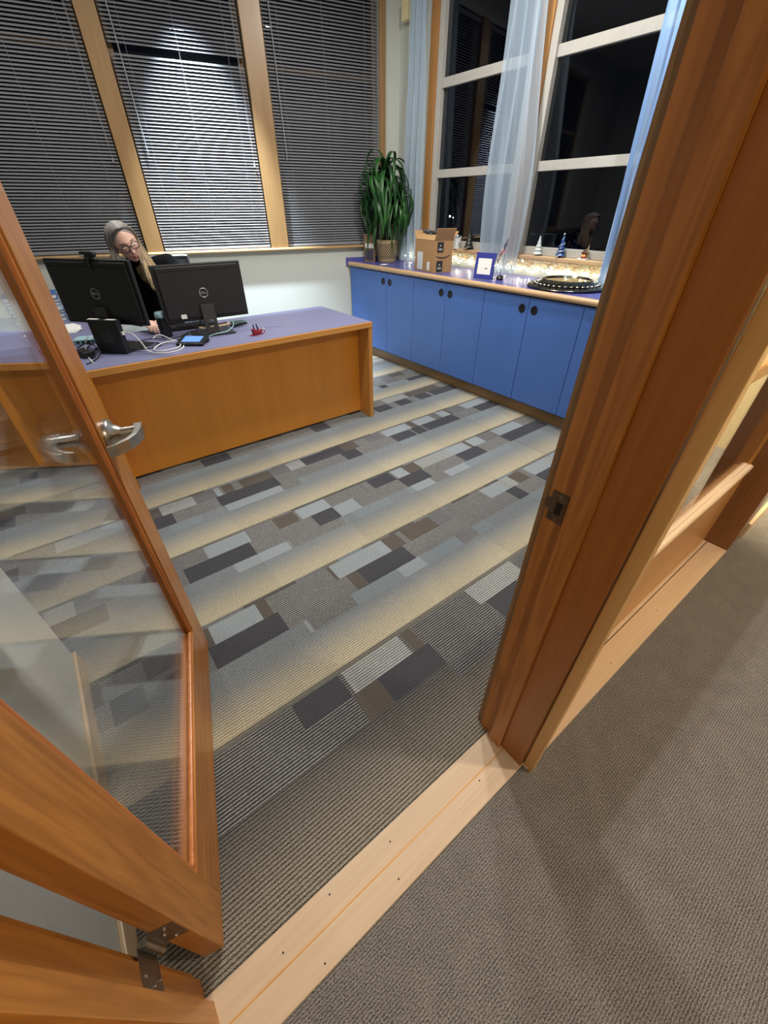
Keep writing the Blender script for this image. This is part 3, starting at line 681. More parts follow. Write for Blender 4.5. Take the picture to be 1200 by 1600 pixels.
for x in (-.014, .012):
    q = MB().tube([(x, 0, .022), (x-.004, 0, .045), (x-.008, 0, .060)], [.005, .0045, .003], 8); q.ball((x-.008, 0, .062), .0045); q.build('figure', dark_m, t, smooth=True)
MB().ball((.058, 0, .026), .006).build('white_bead', white_p, t, smooth=True); MB().ball((-.056, 0, .014), .005).build('white_bead', white_p, t, smooth=True)

# folders on the return
bl = [S('#5f86b8'), S('#86a8cc'), S('#3f659f'), S('#a7bfd6')]
zz = DTOP
for i in range(7):
    th = .022 if i % 3 else .030
    o = thing('binder', '%s blue binder, %s in the stack on the desk return' % (('mid', 'pale', 'dark', 'light')[i % 4], ('lowest', 'second', 'third', 'fourth', 'fifth', 'sixth', 'topmost')[i]), 'binder', (-.06, 4.12, zz), R.uniform(-.06, .06), 'binders stacked on the desk return')
    cm = mat('binder_blue', bl[i % 4], .5)
    MB().box(-.16, .16, -.12, .12, .0005, .003).box(-.16, .16, -.12, .12, th-.003, th-.0005).box(-.16, -.157, -.12, .12, .003, th-.003).build('cover', cm, o)
    BX(-.155, .15, -.115, .115, .0035, th-.0035).build('paper_block', paper_m, o)
    zz += th
for i in range(5):
    o = BX(-.15, .15, -.11, .11, 0, .0016).build('paper_sheet', paper_m, None, loc=(-.02, 3.68, DTOP+.0005+i*.0022), rz=.1*i-.25)
    tag(o, 'white paper sheet, %s of the loose pile on the desk return' % ('lowest', 'second', 'third', 'fourth', 'topmost')[i], 'paper', 'loose papers on the desk return')

# ------------------------------------------------------------------ office chair
t = thing('office_chair', 'grey mesh backed office chair behind the seated woman', 'chair', (.95, 3.93, 0), math.radians(12))
mesh_m = noisy('grey_mesh_fabric', S('#4b4f57'), S('#3a3d44'), 600, .8, 2)
q = MB()
for i in range(5):
    a = 2*PI*i/5+.3; q.tube([(0, 0, .10), (.30*math.cos(a), .30*math.sin(a), .065)], [.028, .018], 10)
q.build('star_base', black_m, t, smooth=True)
for i in range(5):
    a = 2*PI*i/5+.3; c = (.30*math.cos(a), .30*math.sin(a), .028)
    MB().lathe([(.027, -.02), (.027, .02)], 16, M=Matrix.Translation(c) @ Matrix.Rotation(a, 4, 'Z') @ Matrix.Rotation(PI/2, 4, 'X')).build('caster', dark_m, t)
MB().lathe([(.03, .08), (.03, .28), (.02, .28), (.02, .42)], 20).build('gas_column', dkm_m, t, smooth=True)
q = MB(); q.box(-.24, .24, -.26, .22, .42, .485); q.build('seat', noisy('black_seat_fabric', S('#17181b'), S('#1f2024'), 300, .9), t, bevel=.025)
def backp(u, v):
    x = (u-.5)*.46*(1-.10*v); z = .56+.52*v; y = .24+.05*v+.06*(abs(u-.5)*2)**2*-1+.02*math.sin(v*PI)
    return (x, y, z)
MB().grid(backp, 16, 16).build('backrest_mesh', mesh_m, t, smooth=True, solid=.006)
fr = [backp(i/16, 0) for i in range(16)]+[backp(1, i/16) for i in range(16)]+[backp(1-i/16, 1) for i in range(16)]+[backp(0, 1-i/16) for i in range(16)]
MB().tube(fr, .015, 8, closed=True).build('backrest_frame', noisy('grey_frame_plastic', S('#43474e'), S('#4c5057'), 200, .5), t, smooth=True)
MB().tube([(0, .10, .43), (0, .25, .45), (0, .29, .60), (0, .30, .80)], .02, 10).build('back_bar', black_m, t, smooth=True)

# ------------------------------------------------------------------ cabinets along the window wall
CF = 2.839
units = [(4.324, 3.249, (3.672,), 'far'), (3.249, 2.382, (2.82,), ''), (2.382, 1.518, (1.951,), ''), (1.518, .652, (1.085,), '')]
clab = ['blue two door cabinet at the far end of the run, under the potted plant', 'blue two door cabinet under the cardboard box and framed sign', 'blue two door cabinet under the big silver platter', 'blue two door cabinet at the near end, mostly hidden by the door frame']
for (ya, yb, mids, _), lb in zip(units, clab):
    yc = (ya+yb)/2
    t = thing('cabinet', lb, 'cabinet', (CF+.28, yc, 0), 0, 'blue cabinets under the window')
    hx = CF+.28
    yw = min(ya, 4.222)
    q = MB().box(CF+.021-hx, 3.40-hx, yb+.001-yc, yw-.001-yc, .105, .885)
    q.build('carcass', cabin_m, t)
    ys = [ya, mids[0], yb]
    for k in range(2):
        a, b = ys[k]-.002, ys[k+1]+.002
        d = BX(CF-hx, CF+.019-hx, b-yc, a-yc, .118, .880).build('door', cab_m, t, bevel=.001)
        hy = (b+.052) if k == 0 else (a-.052); hz = .800
        Mh = Matrix.Translation((CF-hx, hy-yc, hz)) @ Matrix.Rotation(-PI/2, 4, 'Y')
        q = MB().lathe([(.029, .0002), (.029, .003), (.024, .0042), (.0235, .0015), (.010, .0008), (.0005, .0008)], 28, M=Mh, close=False)
        q.box(-.0065+CF-hx, CF-hx, hy-yc-.004, hy-yc+.004, hz+.018, hz+.032)
        q.build('finger_pull', pull_m, d, smooth=True)
    if ya > 4.3: MB().prism([(CF-hx, 4.322-yc), (CF+.02-hx, 4.322-yc), (CF+.02-hx, 4.3255-yc), (CF-hx, 4.3255-yc)], .118, .880).build('side_panel', cab_m, t)
q = BX(2.905, 2.925, .652, 4.318, 0, .103).build('baseboard_right', toe_m, None, bevel=.002); st(q)
t = thing('countertop', 'long violet blue laminate countertop with rounded maple front edge', 'countertop', (3.1, 2.48, .889))
tw = lambda x, y: (x-3.1, y-2.48)
poly = [tw(2.835, .33), tw(3.418, .33), tw(3.418, 4.215), tw(2.835, 4.339)]
MB().prism(poly, 0, .041).build('laminate_slab', ctop_m, t, bevel=.001)
MB().tube([(2.836-3.1, .33-2.48, .021), (2.836-3.1, 4.335-2.48, .021)], .0215, 16).build('nosing', nose_m, t, smooth=True)
MB().prism([tw(2.800, 4.350), tw(2.818, 4.330), tw(3.415, 4.204), tw(3.415, 4.222)], .002, .078).build('end_splash', ctop_m, t, bevel=.002)
CT = .930

# ------------------------------------------------------------------ blinds (local frame of the slanted wall)
slat_m = noisy('silver_blind_slats', S('#7d7e82'), S('#787a7e'), 40, .55, 2, (1, 1, 1), spec=.3)
cord_m = mat('blind_cord', S('#8a8d90'), .7)
bl_lab = ['dark venetian blind at the left edge, further from the plant', 'venetian blind left of the bright one, behind the seated woman', 'brightly spotlit venetian blind in the middle between two posts', 'venetian blind at the right, beside the potted plant']
sc_j = random.Random(5)
for i, (a, b) in enumerate(wins):
    if i == 0: continue
    t = thing('venetian_blind', bl_lab[i], 'blind', BP, BA, 'silver venetian blinds')
    x0, x1 = a+.012, b-.012
    BX(x0, x1, .005, .035, 2.93, 2.965).build('head_rail', slat_m, t, bevel=.002)
    q = MB(); z = 1.108; tl = math.radians(38); wdt = .0125
    while z < 2.92:
        if not (i == 2 and 2.328 < z < 2.362):
            jj = tl+sc_j.uniform(-.012, .012)
            pf = []
            for k in range(5):
                u = -1+k*.5; pf.append((u*wdt*math.cos(jj), u*wdt*math.sin(jj)+.0016*(1-u*u)))
            vs = []
            for xx in (x0, x1):
                for p in pf: vs.append((xx, .020+p[0], z+p[1]))
                for p in reversed(pf): vs.append((xx, .020+p[0], z+p[1]-.0006))
            fs = [(k, (k+1) % 10, 10+(k+1) % 10, 10+k) for k in range(10)]+[tuple(range(9, -1, -1)), tuple(range(10, 20))]
            q.add(vs, fs)
        z += .0212
    q.build('slats', slat_m, t)
    BX(x0, x1, .008, .032, 1.084, 1.100).build('bottom_rail', slat_m, t, bevel=.003)
    q = MB()
    for fx in (.12, .5, .88):
        for yy in (.0055, .0345): q.tube([(x0+(x1-x0)*fx, yy, 1.09), (x0+(x1-x0)*fx, yy, 2.94)], .0007, 5)
    q.build('ladder_cord', cord_m, t)
    q = MB().tube([(x1-.05, -.004, 2.94), (x1-.045, -.005, 1.95), (x1-.04, -.004, 1.72)], .0012, 5).tube([(x1-.042, -.004, 2.94), (x1-.036, -.005, 1.80)], .0012, 5)
    q.lathe([(.003, .03), (.007, .0), (.007, -.004)], 10, (x1-.04, -.004, 1.70)).build('pull_cord', cord_m, t)
    MB().tube([(x0+.06, -.003, 2.93), (x0+.075, -.006, 1.75)], .004, 8).build('tilt_wand', cord_m, t)

# ------------------------------------------------------------------ sheer curtains
rodz = 2.90
t = thing('curtain_rod', 'thin curtain rod carrying the sheer curtains above the windows', 'curtain rod', (3.285, 2.6, rodz))
MB().tube([(0, 1.45, 0), (0, -1.55, 0)], .009, 12).build('rod', white_m, t, smooth=True)
for yb_ in (1.41, 0, -1.51): BX(-.006, .134, yb_-.01, yb_+.01, -.012, .012).build('bracket', cream_m, t)
def curtain(label, top, bot, folds, xb, ph, m_, waist=None):
    def fn(u, v):
        z = CT+.012+(rodz-CT-.012)*v
        k = v
        y0 = bot[0]+(top[0]-bot[0])*k; y1 = bot[1]+(top[1]-bot[1])*k
        if waist:
            g = math.exp(-((v-waist[0])/waist[1])**2)*waist[2]; mid = (y0+y1)/2; y0 += (mid-y0)*g; y1 += (mid-y1)*g
        y = y0+(y1-y0)*u
        am = .022+.012*(1-v)
        x = xb+am*math.sin(2*PI*folds*u+ph+.9*math.sin(3*v+ph))+.010*math.sin(2*PI*folds*2.3*u+5*v+ph)+.006*math.sin(9*u+7*v)+(.012*math.sin(5*v+u*4))
        y += .012*math.sin(2*PI*folds*u*1.0+ph+1.3)+.008*math.sin(6*v+3*u)
        return (x, y, z)
    o = MB().grid(fn, 110, 60).build('sheer_curtain', m_, None, smooth=True)
    return tag(o, label, 'curtain', 'sheer window curtains')
sh_m = sheer('pale_blue_voile', S('#bfd2e2'), .50)
sh2_m = sheer('pale_blue_voile_dense', S('#bcd4ef'), .78)
curtain('sheer pale curtain left of the windows, behind the plant', (3.90, 3.735), (4.02, 3.70), 3, 3.280, .3, sh_m)
curtain('sheer pale curtain hanging between the two dark windows', (2.86, 2.58), (2.88, 2.50), 3, 3.285, 1.1, sh_m, (.30, .28, -.35))
curtain('sheer sky blue curtain right of the windows, beside the door frame', (1.80, 1.28), (1.72, 1.20), 8, 3.285, 2.0, sh2_m)

# ------------------------------------------------------------------ potted plant and things on the countertop
t = thing('potted_plant', 'tall leafy green plant with drooping strap leaves in a woven basket pot', 'plant', (3.125, 4.035, CT))
def weave():
    m = mat('black_and_cream_basket', (.5, .4, .3), .8); b = m.node_tree.nodes['Principled BSDF']
    tc = N(m, 'ShaderNodeTexCoord'); sx = N(m, 'ShaderNodeSeparateXYZ'); L(m, tc.outputs['Object'], sx.inputs[0])
    an = math_(m, 'MULTIPLY', math_(m, 'ARCTAN2', sx.outputs[1], sx.outputs[0]), 30/PI/2*2)
    zz = math_(m, 'MULTIPLY', sx.outputs[2], 70)
    c = math_(m, 'MODULO', math_(m, 'ADD', math_(m, 'FLOOR', an), math_(m, 'FLOOR', zz)), 2.0); c = math_(m, 'ABSOLUTE', c)
    lim = math_(m, 'MULTIPLY', math_(m, 'GREATER_THAN', sx.outputs[2], .035), math_(m, 'LESS_THAN', sx.outputs[2], .17))
    c = math_(m, 'MULTIPLY', c, lim)
    L(m, ramp(m, c, [(0, S('#a8916c')), (1, S('#2a2723'))]), b.inputs['Base Color'])
    bp = N(m, 'ShaderNodeBump'); bp.inputs['Strength'].default_value = .6; bp.inputs['Distance'].default_value = .004
    L(m, math_(m, 'ABSOLUTE', math_(m, 'SINE', math_(m, 'MULTIPLY', zz, PI))), bp.inputs['Height']); L(m, bp.outputs[0], b.inputs['Normal'])
    return m
MB().lathe([(.004, .002), (.086, .002), (.092, .010), (.104, .08), (.108, .155), (.106, .200), (.100, .200), (.098, .172), (.004, .166)], 40).build('basket_pot', weave(), t, smooth=True)
MB().lathe([(.097, .168), (.05, .174), (.004, .178)], 24).build('soil', noisy('dark_soil', S('#2b211a'), S('#3b2e24'), 120, .95), t)
cane_m = noisy('brown_cane', S('#6b553c'), S('#4d3b29'), 30, .9, 3, (1, 1, 6), bump=.4)
canes = [((.01, .0), (.0, .02), .58), ((-.03, .02), (-.07, .05), .48), ((.03, -.02), (.08, -.07), .40), ((0, .03), (.02, .08), .30)]
for (bx_, by_), (tx_, ty_), h in canes:
    MB().tube([(bx_, by_, .15), ((bx_+tx_)/2, (by_+ty_)/2, .15+h*.5), (tx_, ty_, .15+h)], [.016, .015, .013], 10).build('cane', cane_m, t, smooth=True)
leaf_m = noisy('glossy_green_leaf', S('#14321a'), S('#285824'), 9, .4, 3, (1, 1, .4), spec=.45)
q = MB(); rl = random.Random(21)
for (bx_, by_), (tx_, ty_), h in canes:
    nl = 52 if h > .5 else 36
    for k in range(nl):
        a = k*2.39996+rl.uniform(-.3, .3); f = k/nl
        ln = rl.uniform(.34, .56)*(.75+.25*h/.6); el = 1.35-1.0*(1-f)+rl.uniform(-.15, .15)
        p = Vector((tx_, ty_, .15+h-.10*(1-f))); d = Vector((math.cos(a)*math.cos(el), math.sin(a)*math.cos(el), math.sin(el)))
        n = 12; st_ = ln/n; wv = rl.uniform(.016, .025); pts = []
        side0 = Vector((-math.sin(a), math.cos(a), 0))
        for i in range(n+1):
            pts.append((p.copy(), d.copy())); p = p+d*st_
            # stay clear of the walls
            lim = .120
            if p.x > lim: d.x -= .35
            if p.y > .13: d.y -= .3
            if p.x < -.19: d.x += .35
            if p.y < -.19: d.y += .3
            d = (d+Vector((0, 0, -.36-.12*i/n))).normalized()
            if p.z < .05: d.z = max(d.z, .0)
        o = len(q.v)
        for i, (pp, dd_) in enumerate(pts):
            u = i/n; ww = wv*min(1, u*6+.35)*(1-u**3.0)+.0006
            sd = side0+Vector((0, 0, .12*math.sin(k+u*3))); nn = dd_.cross(sd).normalized()
            q.v += [tuple(pp-sd*ww), tuple(pp-nn*ww*.30), tuple(pp+sd*ww)]
        for i in range(n):
            for c in range(2):
                q.f.append((o+i*3+c, o+i*3+c+1, o+i*3+c+4, o+i*3+c+3)); q.m.append(0)
q.build('foliage', leaf_m, t, smooth=True, solid=.0012)

t = thing('picture_card', 'brown and white picture card leaning beside the basket pot', 'card', (2.995, 4.175, CT), math.radians(-78))
MB().box(-.075, .075, 0, .010, .001, .25).build('card_board', noisy('brown_card', S('#8d7455'), S('#7b6347'), 20, .7), t)
MB().box(-.06, .06, -.0012, 0, .015, .11).build('lower_photo', noisy('dark_print', S('#3a3e52'), S('#56505a'), 14, .5), t)
MB().box(-.06, .06, -.0012, 0, .125, .165).build('white_band', paper_m, t)
o = BX(-.045, .045, -.03, .03, 0, .0012).build('paper_note', paper_m, None, loc=(2.955, 3.86, CT+.0005), rz=.5); tag(o, 'small white paper note lying in front of the basket pot', 'paper')

# cardboard box
kraft = noisy('brown_cardboard', S('#a98358'), S('#9e7a50'), 40, .8); kraft_in = noisy('inner_cardboard', S('#b48f63'), S('#a88459'), 40, .85)
ang = math.atan2(3.049-3.355, 2.884-2.936); t = thing('cardboard_box', 'open brown cardboard box with black tape strips and curved arrow print', 'box', (2.91, 3.205, CT), 0)
ux, uy = Vector((-.052, -.306, 0)).normalized(), Vector((.306, -.052, 0)).normalized()   # along left face, into depth
t.rotation_euler = (0, 0, math.atan2(ux.y, ux.x)); LX, LD, LZ = .315, .20, .245
# local x along the long face, local +y points into the counter
MB().box(-LX/2, LX/2, 0, .004, .001, LZ).box(-LX/2, LX/2, LD-.004, LD, .001, LZ).box(-LX/2, -LX/2+.004, .004, LD-.004, .001, LZ).box(LX/2-.004, LX/2, .004, LD-.004, .001, LZ).box(-LX/2+.004, LX/2-.004, .004, LD-.004, .001, .006).build('carton', kraft, t)
fl = MB()
fl.add([(LX/2, .004, LZ), (LX/2, LD-.004, LZ), (LX/2+.035, LD-.0, LZ+.085), (LX/2+.035, .0, LZ+.085)], [(0, 1, 2, 3)])
fl.add([(-LX/2, .004, LZ), (-LX/2, LD-.004, LZ), (-LX/2-.02, LD, LZ+.06), (-LX/2-.02, 0, LZ+.06)], [(0, 1, 2, 3)])
fl.add([(-LX/2, LD, LZ), (LX/2, LD, LZ), (LX/2, LD+.05, LZ+.06), (-LX/2, LD+.05, LZ+.06)], [(0, 1, 2, 3)])
fl.add([(-LX/2, 0, LZ), (LX/2, 0, LZ), (LX/2-.01, .03, LZ+.035), (-LX/2+.01, .03, LZ+.035)], [(0, 1, 2, 3)])
fl.build('flap', kraft_in, t, solid=.004)
q = MB(); rb = random.Random(3)
for i in range(16): q.ball((rb.uniform(-.12, .02), rb.uniform(.04, .16), LZ+.035+rb.uniform(0, .025)), rb.uniform(.014, .022), 8, 5, (1.2, 1, .8))
q.build('packing', noisy('dark_grey_packing', S('#2a2c2f'), S('#55585c'), 90, .4), t)
bt = mat('black_tape', S('#1b1c1e'), .4); wm = mat('white_print', S('#c9c9c6'), .6)
for z0, z1 in ((.155, .232), (.008, .092)):
    o = BX(LX/2, LX/2+.0012, .035, .100, z0, z1).build('tape_strip', bt, t)
    zc = (z0+z1)/2
    MB().ball((LX/2+.0012, .067, zc+.012), .006, 10, 6, (.1, 1, 1)).box(LX/2+.001, LX/2+.0018, .047, .088, zc-.022, zc-.017).box(LX/2+.001, LX/2+.0018, .052, .083, zc-.012, zc-.008).build('tape_mark', wm, o)
sm = []
for i in range(17):
    u = -1+i/8; sm.append((LX/2+.0010, .092+u*.068, .118+.016*(u*u)-.004))
q = MB().tube(sm, [.0012+.0028*(1-abs(-1+i/8)**2) for i in range(17)], 6)
q.add([(LX/2+.0016, .160, .140), (LX/2+.0016, .172, .128), (LX/2+.0016, .158, .121), (LX/2+.0016, .163, .130)], [(0, 1, 2, 3)])
q.build('curved_arrow', bt, t)
MB().box(-.112, -.020, -.0012, 0, .012, .150).build('shipping_label', noisy('label_paper', S('#d3d6d8'), S('#c3c7cb'), 70, .6), t)
MB().box(.055, .100, -.0012, 0, .015, .080).build('label', white_p, t, bevel=.004)

t = thing('sign_holder', 'blue framed white notice standing on the countertop', 'sign holder', (2.93, 2.505, CT+.003), math.radians(-76))
fm = mat('blue_frame_plastic', S('#38418f'), .3, coat=.3)
Ms = Matrix.Rotation(math.radians(-6), 4, 'X')
MB().box(-.085, .085, 0, .022, .002, .185, Ms).build('frame', fm, t, bevel=.002)
MB().box(-.058, .060, -.0015, .0, .035, .145, Ms).build('notice', paper_m, t)
MB().box(.008, .030, -.0020, -.0015, .074, .080, Ms).build('print', black_m, t)

# small flag
t = thing('desk_flag', 'small stars and stripes flag on a thin stick in a black base', 'flag', (3.035, 2.41, CT))
MB().lathe([(.004, 0), (.026, 0), (.030, .010), (.024, .026), (.010, .034), (.003, .036)], 24).build('flag_base', black_m, t, smooth=True)
top = Vector((-.012, -.035, .285)); MB().tube([(0, 0, .03), top], .0018, 8).build('stick', black_m, t)
def flag_mat():
    m = mat('flag_cloth', (.8, .8, .8), .8); b = m.node_tree.nodes['Principled BSDF']; uv = N(m, 'ShaderNodeAttribute', attribute_name='fuv')
    sx = N(m, 'ShaderNodeSeparateXYZ'); L(m, uv.outputs['Vector'], sx.inputs[0])
    s_ = math_(m, 'MODULO', math_(m, 'FLOOR', math_(m, 'MULTIPLY', sx.outputs[0], 13)), 2.0)
    mx = N(m, 'ShaderNodeMix', data_type='RGBA'); L(m, s_, mx.inputs[0]); mx.inputs[6].default_value = (*S('#a3232f'), 1); mx.inputs[7].default_value = (*S('#d8d5d2'), 1)
    can = math_(m, 'MULTIPLY', math_(m, 'LESS_THAN', sx.outputs[0], .54), math_(m, 'LESS_THAN', sx.outputs[1], .42))
    m2 = N(m, 'ShaderNodeMix', data_type='RGBA'); L(m, can, m2.inputs[0]); L(m, mx.outputs[2], m2.inputs[6])
    vo = N(m, 'ShaderNodeTexVoronoi'); vo.inputs['Scale'].default_value = 14; L(m, uv.outputs['Vector'], vo.inputs['Vector'])
    stt = math_(m, 'LESS_THAN', vo.outputs['Distance'], .2); m3 = N(m, 'ShaderNodeMix', data_type='RGBA'); L(m, stt, m3.inputs[0]); m3.inputs[6].default_value = (*S('#1c2547'), 1); m3.inputs[7].default_value = (*S('#c9cbd6'), 1)
    L(m, m3.outputs[2], m2.inputs[7]); L(m, m2.outputs[2], b.inputs['Base Color']); return m
st_d = (Vector((0, 0, .03))-top).normalized()
nu, nv = 12, 12; vs = []; uvs = []
for j in range(nv+1):
    for i in range(nu+1):
        a, b = i/nu, j/nv      # a down the hoist, b along the fly (hangs down)
        hp = top+st_d*(.004+.085*a)
        p = hp+Vector((-.01*b, .052*b+.006*math.sin(5*a+4*b), -.105*b*(1-.25*a)))+Vector((.010*math.sin(9*a+5*b)*b, 0, 0))
        vs.append(p); uvs.append((a, b, 0))
fl = MB(); fl.add(vs, [(j*(nu+1)+i, j*(nu+1)+i+1, (j+1)*(nu+1)+i+1, (j+1)*(nu+1)+i) for j in range(nv) for i in range(nu)])
o = fl.build('flag_cloth', flag_mat(), t, smooth=True, solid=.0008)
at = o.data.attributes.new('fuv', 'FLOAT_VECTOR', 'POINT'); at.data.foreach_set('vector', [c for u in uvs for c in u])

# platter
plm = noisy('dark_antique_silver', S('#6f6b60'), S('#3d3a33'), 45, .22, 4, metal=1, bump=.5)
t = thing('silver_platter', 'large round dark silver platter with raised centre and embossed rim', 'platter', (3.128, 1.862, CT))
prof = [(.004, .002), (.272, .002), (.281, .006), (.284, .012), (.279, .017), (.268, .018), (.25, .022), (.215, .034), (.185, .046), (.178, .053), (.171, .056), (.166, .053), (.163, .047), (.004, .046)]
MB().lathe(prof, 96).build('platter_body', plm, t, smooth=True)
q = MB()
for i in range(36):
    a = 2*PI*i/36; q.ball((.226*math.cos(a), .226*math.sin(a), .031), .0125, 10, 6, (1, 1, .55))
for i in range(72):
    a = 2*PI*i/72; q.ball((.262*math.cos(a), .262*math.sin(a), .019), .006, 8, 5, (1, 1, .6))
q.build('embossing', noisy('worn_silver_relief', S('#b9b4a6'), S('#77736a'), 60, .2, 3, metal=1), t, smooth=True)
MB().lathe([(.160, .0475), (.004, .0480)], 64).build('polished_centre', mat('pale_polished_silver', S('#b8b193'), .12, 1), t, smooth=True)

# window sill ornaments (stool top z 1.085)
SZ = 1.0852
icem = mat('frosted_glass_white', S('#dfe6e4'), .25); icem.node_tree.nodes['Principled BSDF'].inputs['Transmission Weight'].default_value = .35
def tree(label, loc, h, r, m_, lab_cat, tiers=6, trim=None):
    t = thing('tree_ornament', label, lab_cat, loc)
    MB().lathe([(r*.35, 0), (r*.35, h*.06), (r*.2, h*.08), (r*.2, h*.12)], 14).build('stand', m_, t)
    q = MB(); z = h*.10; prof = []
    for i in range(tiers):
        f = i/tiers; r0 = r*(1-f)*1.0+.002; r1 = r*(1-f)*.62; prof += [(r0, z), (r1, z+h*.9/tiers*.95)]; z += h*.9/tiers
    prof = [(r*.2, h*.10)]+prof+[(.0012, h)]
    q.lathe(prof, 14); q.build('tiers', m_, t)
    if trim:
        q = MB(); hel = [(r*(1.06-i/60)*math.cos(i*.32), r*(1.06-i/60)*math.sin(i*.32), h*(.12+.86*i/60)) for i in range(58)]; q.tube(hel, .0016, 5); q.build('garland', trim, t)
        MB().ball((0, 0, h+.004), .006).build('tree_top', trim, t)
tree('white frosted glass tree on the window sill, left of the dark blue one', (3.375, 2.335, SZ), .135, .034, icem, 'ornament', 5)
tree('dark blue tree ornament with pale ribbon on the window sill', (3.375, 2.125, SZ), .150, .036, noisy('dark_blue_tinsel', S('#12305e'), S('#1d4a86'), 200, .35, 2), 'ornament', 6, noisy('pale_ribbon', S('#c9d2d0'), S('#d9dccf'), 50, .4))
tree('dark green tree ornament on the sill, right of the cardboard box', (3.375, 3.10, SZ), .15, .045, noisy('dark_bronze_green', S('#14180f'), S('#232a1b'), 200, .5), 'ornament', 5)
t = thing('house_ornament', 'small red brown cottage ornament with a lit tree on the window sill', 'ornament', (3.375, 1.925, SZ))
MB().box(-.024, .024, -.038, .038, 0, .008).build('snow_base', white_p, t, bevel=.003)
MB().box(-.016, .016, -.028, .012, .008, .044).build('house_wall', noisy('red_brick', S('#6b2a20'), S('#8d4030'), 120, .7), t)
MB().prism([(-.032, .044), (.016, .044), (-.008, .070)], -.02, .02, Matrix(((0, 0, 1, 0), (1, 0, 0, 0), (0, 1, 0, 0), (0, 0, 0, 1)))).build('roof', noisy('brown_roof', S('#4a3128'), S('#6a5148'), 90, .7), t)
MB().lathe([(.014, .008), (.009, .035), (.010, .036), (.006, .062), (.007, .063), (.001, .10)], 12, (0, -.024, 0)).build('house_tree', noisy('spotted_tree', S('#3a4a2c'), S('#c0a070'), 220, .6, 1), t)
MB().box(-.0166, -.0158, -.016, -.008, .022, .034).box(-.0166, -.0158, .0, .007, .022, .034).build('house_window', mat('lit_ornament_window', S('#e0b060'), .5, emit=S('#ffc060'), es=1.5), t)
t = thing('angel_ornament', 'clear glass angel ornament on the sill behind the cardboard box', 'ornament', (3.365, 3.245, SZ))
MB().lathe([(.028, 0), (.026, .01), (.012, .07), (.010, .085)], 18).build('robe', icem, t, smooth=True)
MB().ball((0, 0, .098), .013).build('head', icem, t, smooth=True)
for s in (-1, 1):
    MB().add([(0, .008*s, .08), (.004, .045*s, .105), (.004, .040*s, .060), (0, .010*s, .045)], [(0, 1, 2, 3)]).build('wing', icem, t, solid=.003)

# garland of lights along the back of the counter
t = thing('fairy_light_garland', 'glittering string of warm fairy lights and clear tinsel along the counter back', 'string lights', (3.375, 2.7, CT))
rg = random.Random(17); path = []; n = 90
for i in range(n):
    y = 4.02-2.72*i/(n-1)
    path.append((.016*math.sin(i*1.3)+rg.uniform(-.012, .012)-.004, y-2.7, .018+.030*abs(math.sin(i*.7))+rg.uniform(0, .03)))
wire = MB().tube(path, .0012, 5).build('wire', mat('clear_wire', S('#9aa39a'), .3), t)
bulb_m = mat('lit_warm_bulb', S('#fff0c8'), .4, emit=(1.0, .90, .66), es=100)
for i, p in enumerate(path):
    if i % 1 == 0: MB().ball((p[0], p[1], p[2]+.006), .0042, 8, 6).build('bulb', bulb_m, t)
q = MB()
for i in range(4200):
    k = rg.random(); j = int(k*(n-1)); p = Vector(path[j]).lerp(Vector(path[min(j+1, n-1)]), rg.random())
    c = p+Vector((rg.gauss(0, .014), rg.gauss(0, .02), abs(rg.gauss(0, .050))))
    c.x = max(-.05, min(c.x, .022)); c.z = min(c.z, .115); c.z = max(c.z, .012)
    d = Vector((rg.gauss(0, 1), rg.gauss(0, 1), rg.gauss(0, 1))).normalized(); e = d.orthogonal().normalized()
    ln, wd = rg.uniform(.008, .018), rg.uniform(.002, .005)
    q.add([c-d*ln-e*wd*.2, c-e*wd, c+d*ln, c+e*wd], [(0, 1, 2, 3)])
tin = bpy.data.materials.new('clear_iridescent_tinsel'); tin.use_nodes = True
tin.node_tree.nodes.clear(); o_ = N(tin, 'ShaderNodeOutputMaterial'); m1 = N(tin, 'ShaderNodeMixShader'); m2 = N(tin, 'ShaderNodeMixShader'); g_ = N(tin, 'ShaderNodeBsdfGlossy'); tl = N(tin, 'ShaderNodeBsdfTranslucent'); tp = N(tin, 'ShaderNodeBsdfTransparent')
g_.inputs['Color'].default_value = (.85, .95, .9, 1); g_.inputs['Roughness'].default_value = .15; tl.inputs[0].default_value = (.8, .9, .85, 1)
m1.inputs[0].default_value = .5; m2.inputs[0].default_value = .40; L(tin, g_.outputs[0], m1.inputs[1]); L(tin, tl.outputs[0], m1.inputs[2]); L(tin, m1.outputs[0], m2.inputs[1]); L(tin, tp.outputs[0], m2.inputs[2]); L(tin, m2.outputs[0], o_.inputs[0])
o = q.build('tinsel', tin, t); o['kind'] = 'stuff'

o = MB().box(-.03, .03, -.045, .045, -.06, .06).build('wall_sensor', mat('cream_plastic', S('#d8cc9c'), .5), None, loc=(3.39, 4.10, 2.74), bevel=.006); tag(o, 'small cream box high in the corner left of the windows', 'sensor')

for lb, loc, r_ in (('brighter of two distant lights seen low through the left window', (19.8, 19.82, .965), .05), ('fainter of two distant lights seen low through the left window', (19.8, 19.56, .911), .03)):
    tag(MB().ball((0, 0, 0), r_, 12, 8).build('street_light', mat('distant_lamp', S('#ffffff'), .5, emit=(1, .95, .85), es=14), None, loc=loc), lb, 'street light')

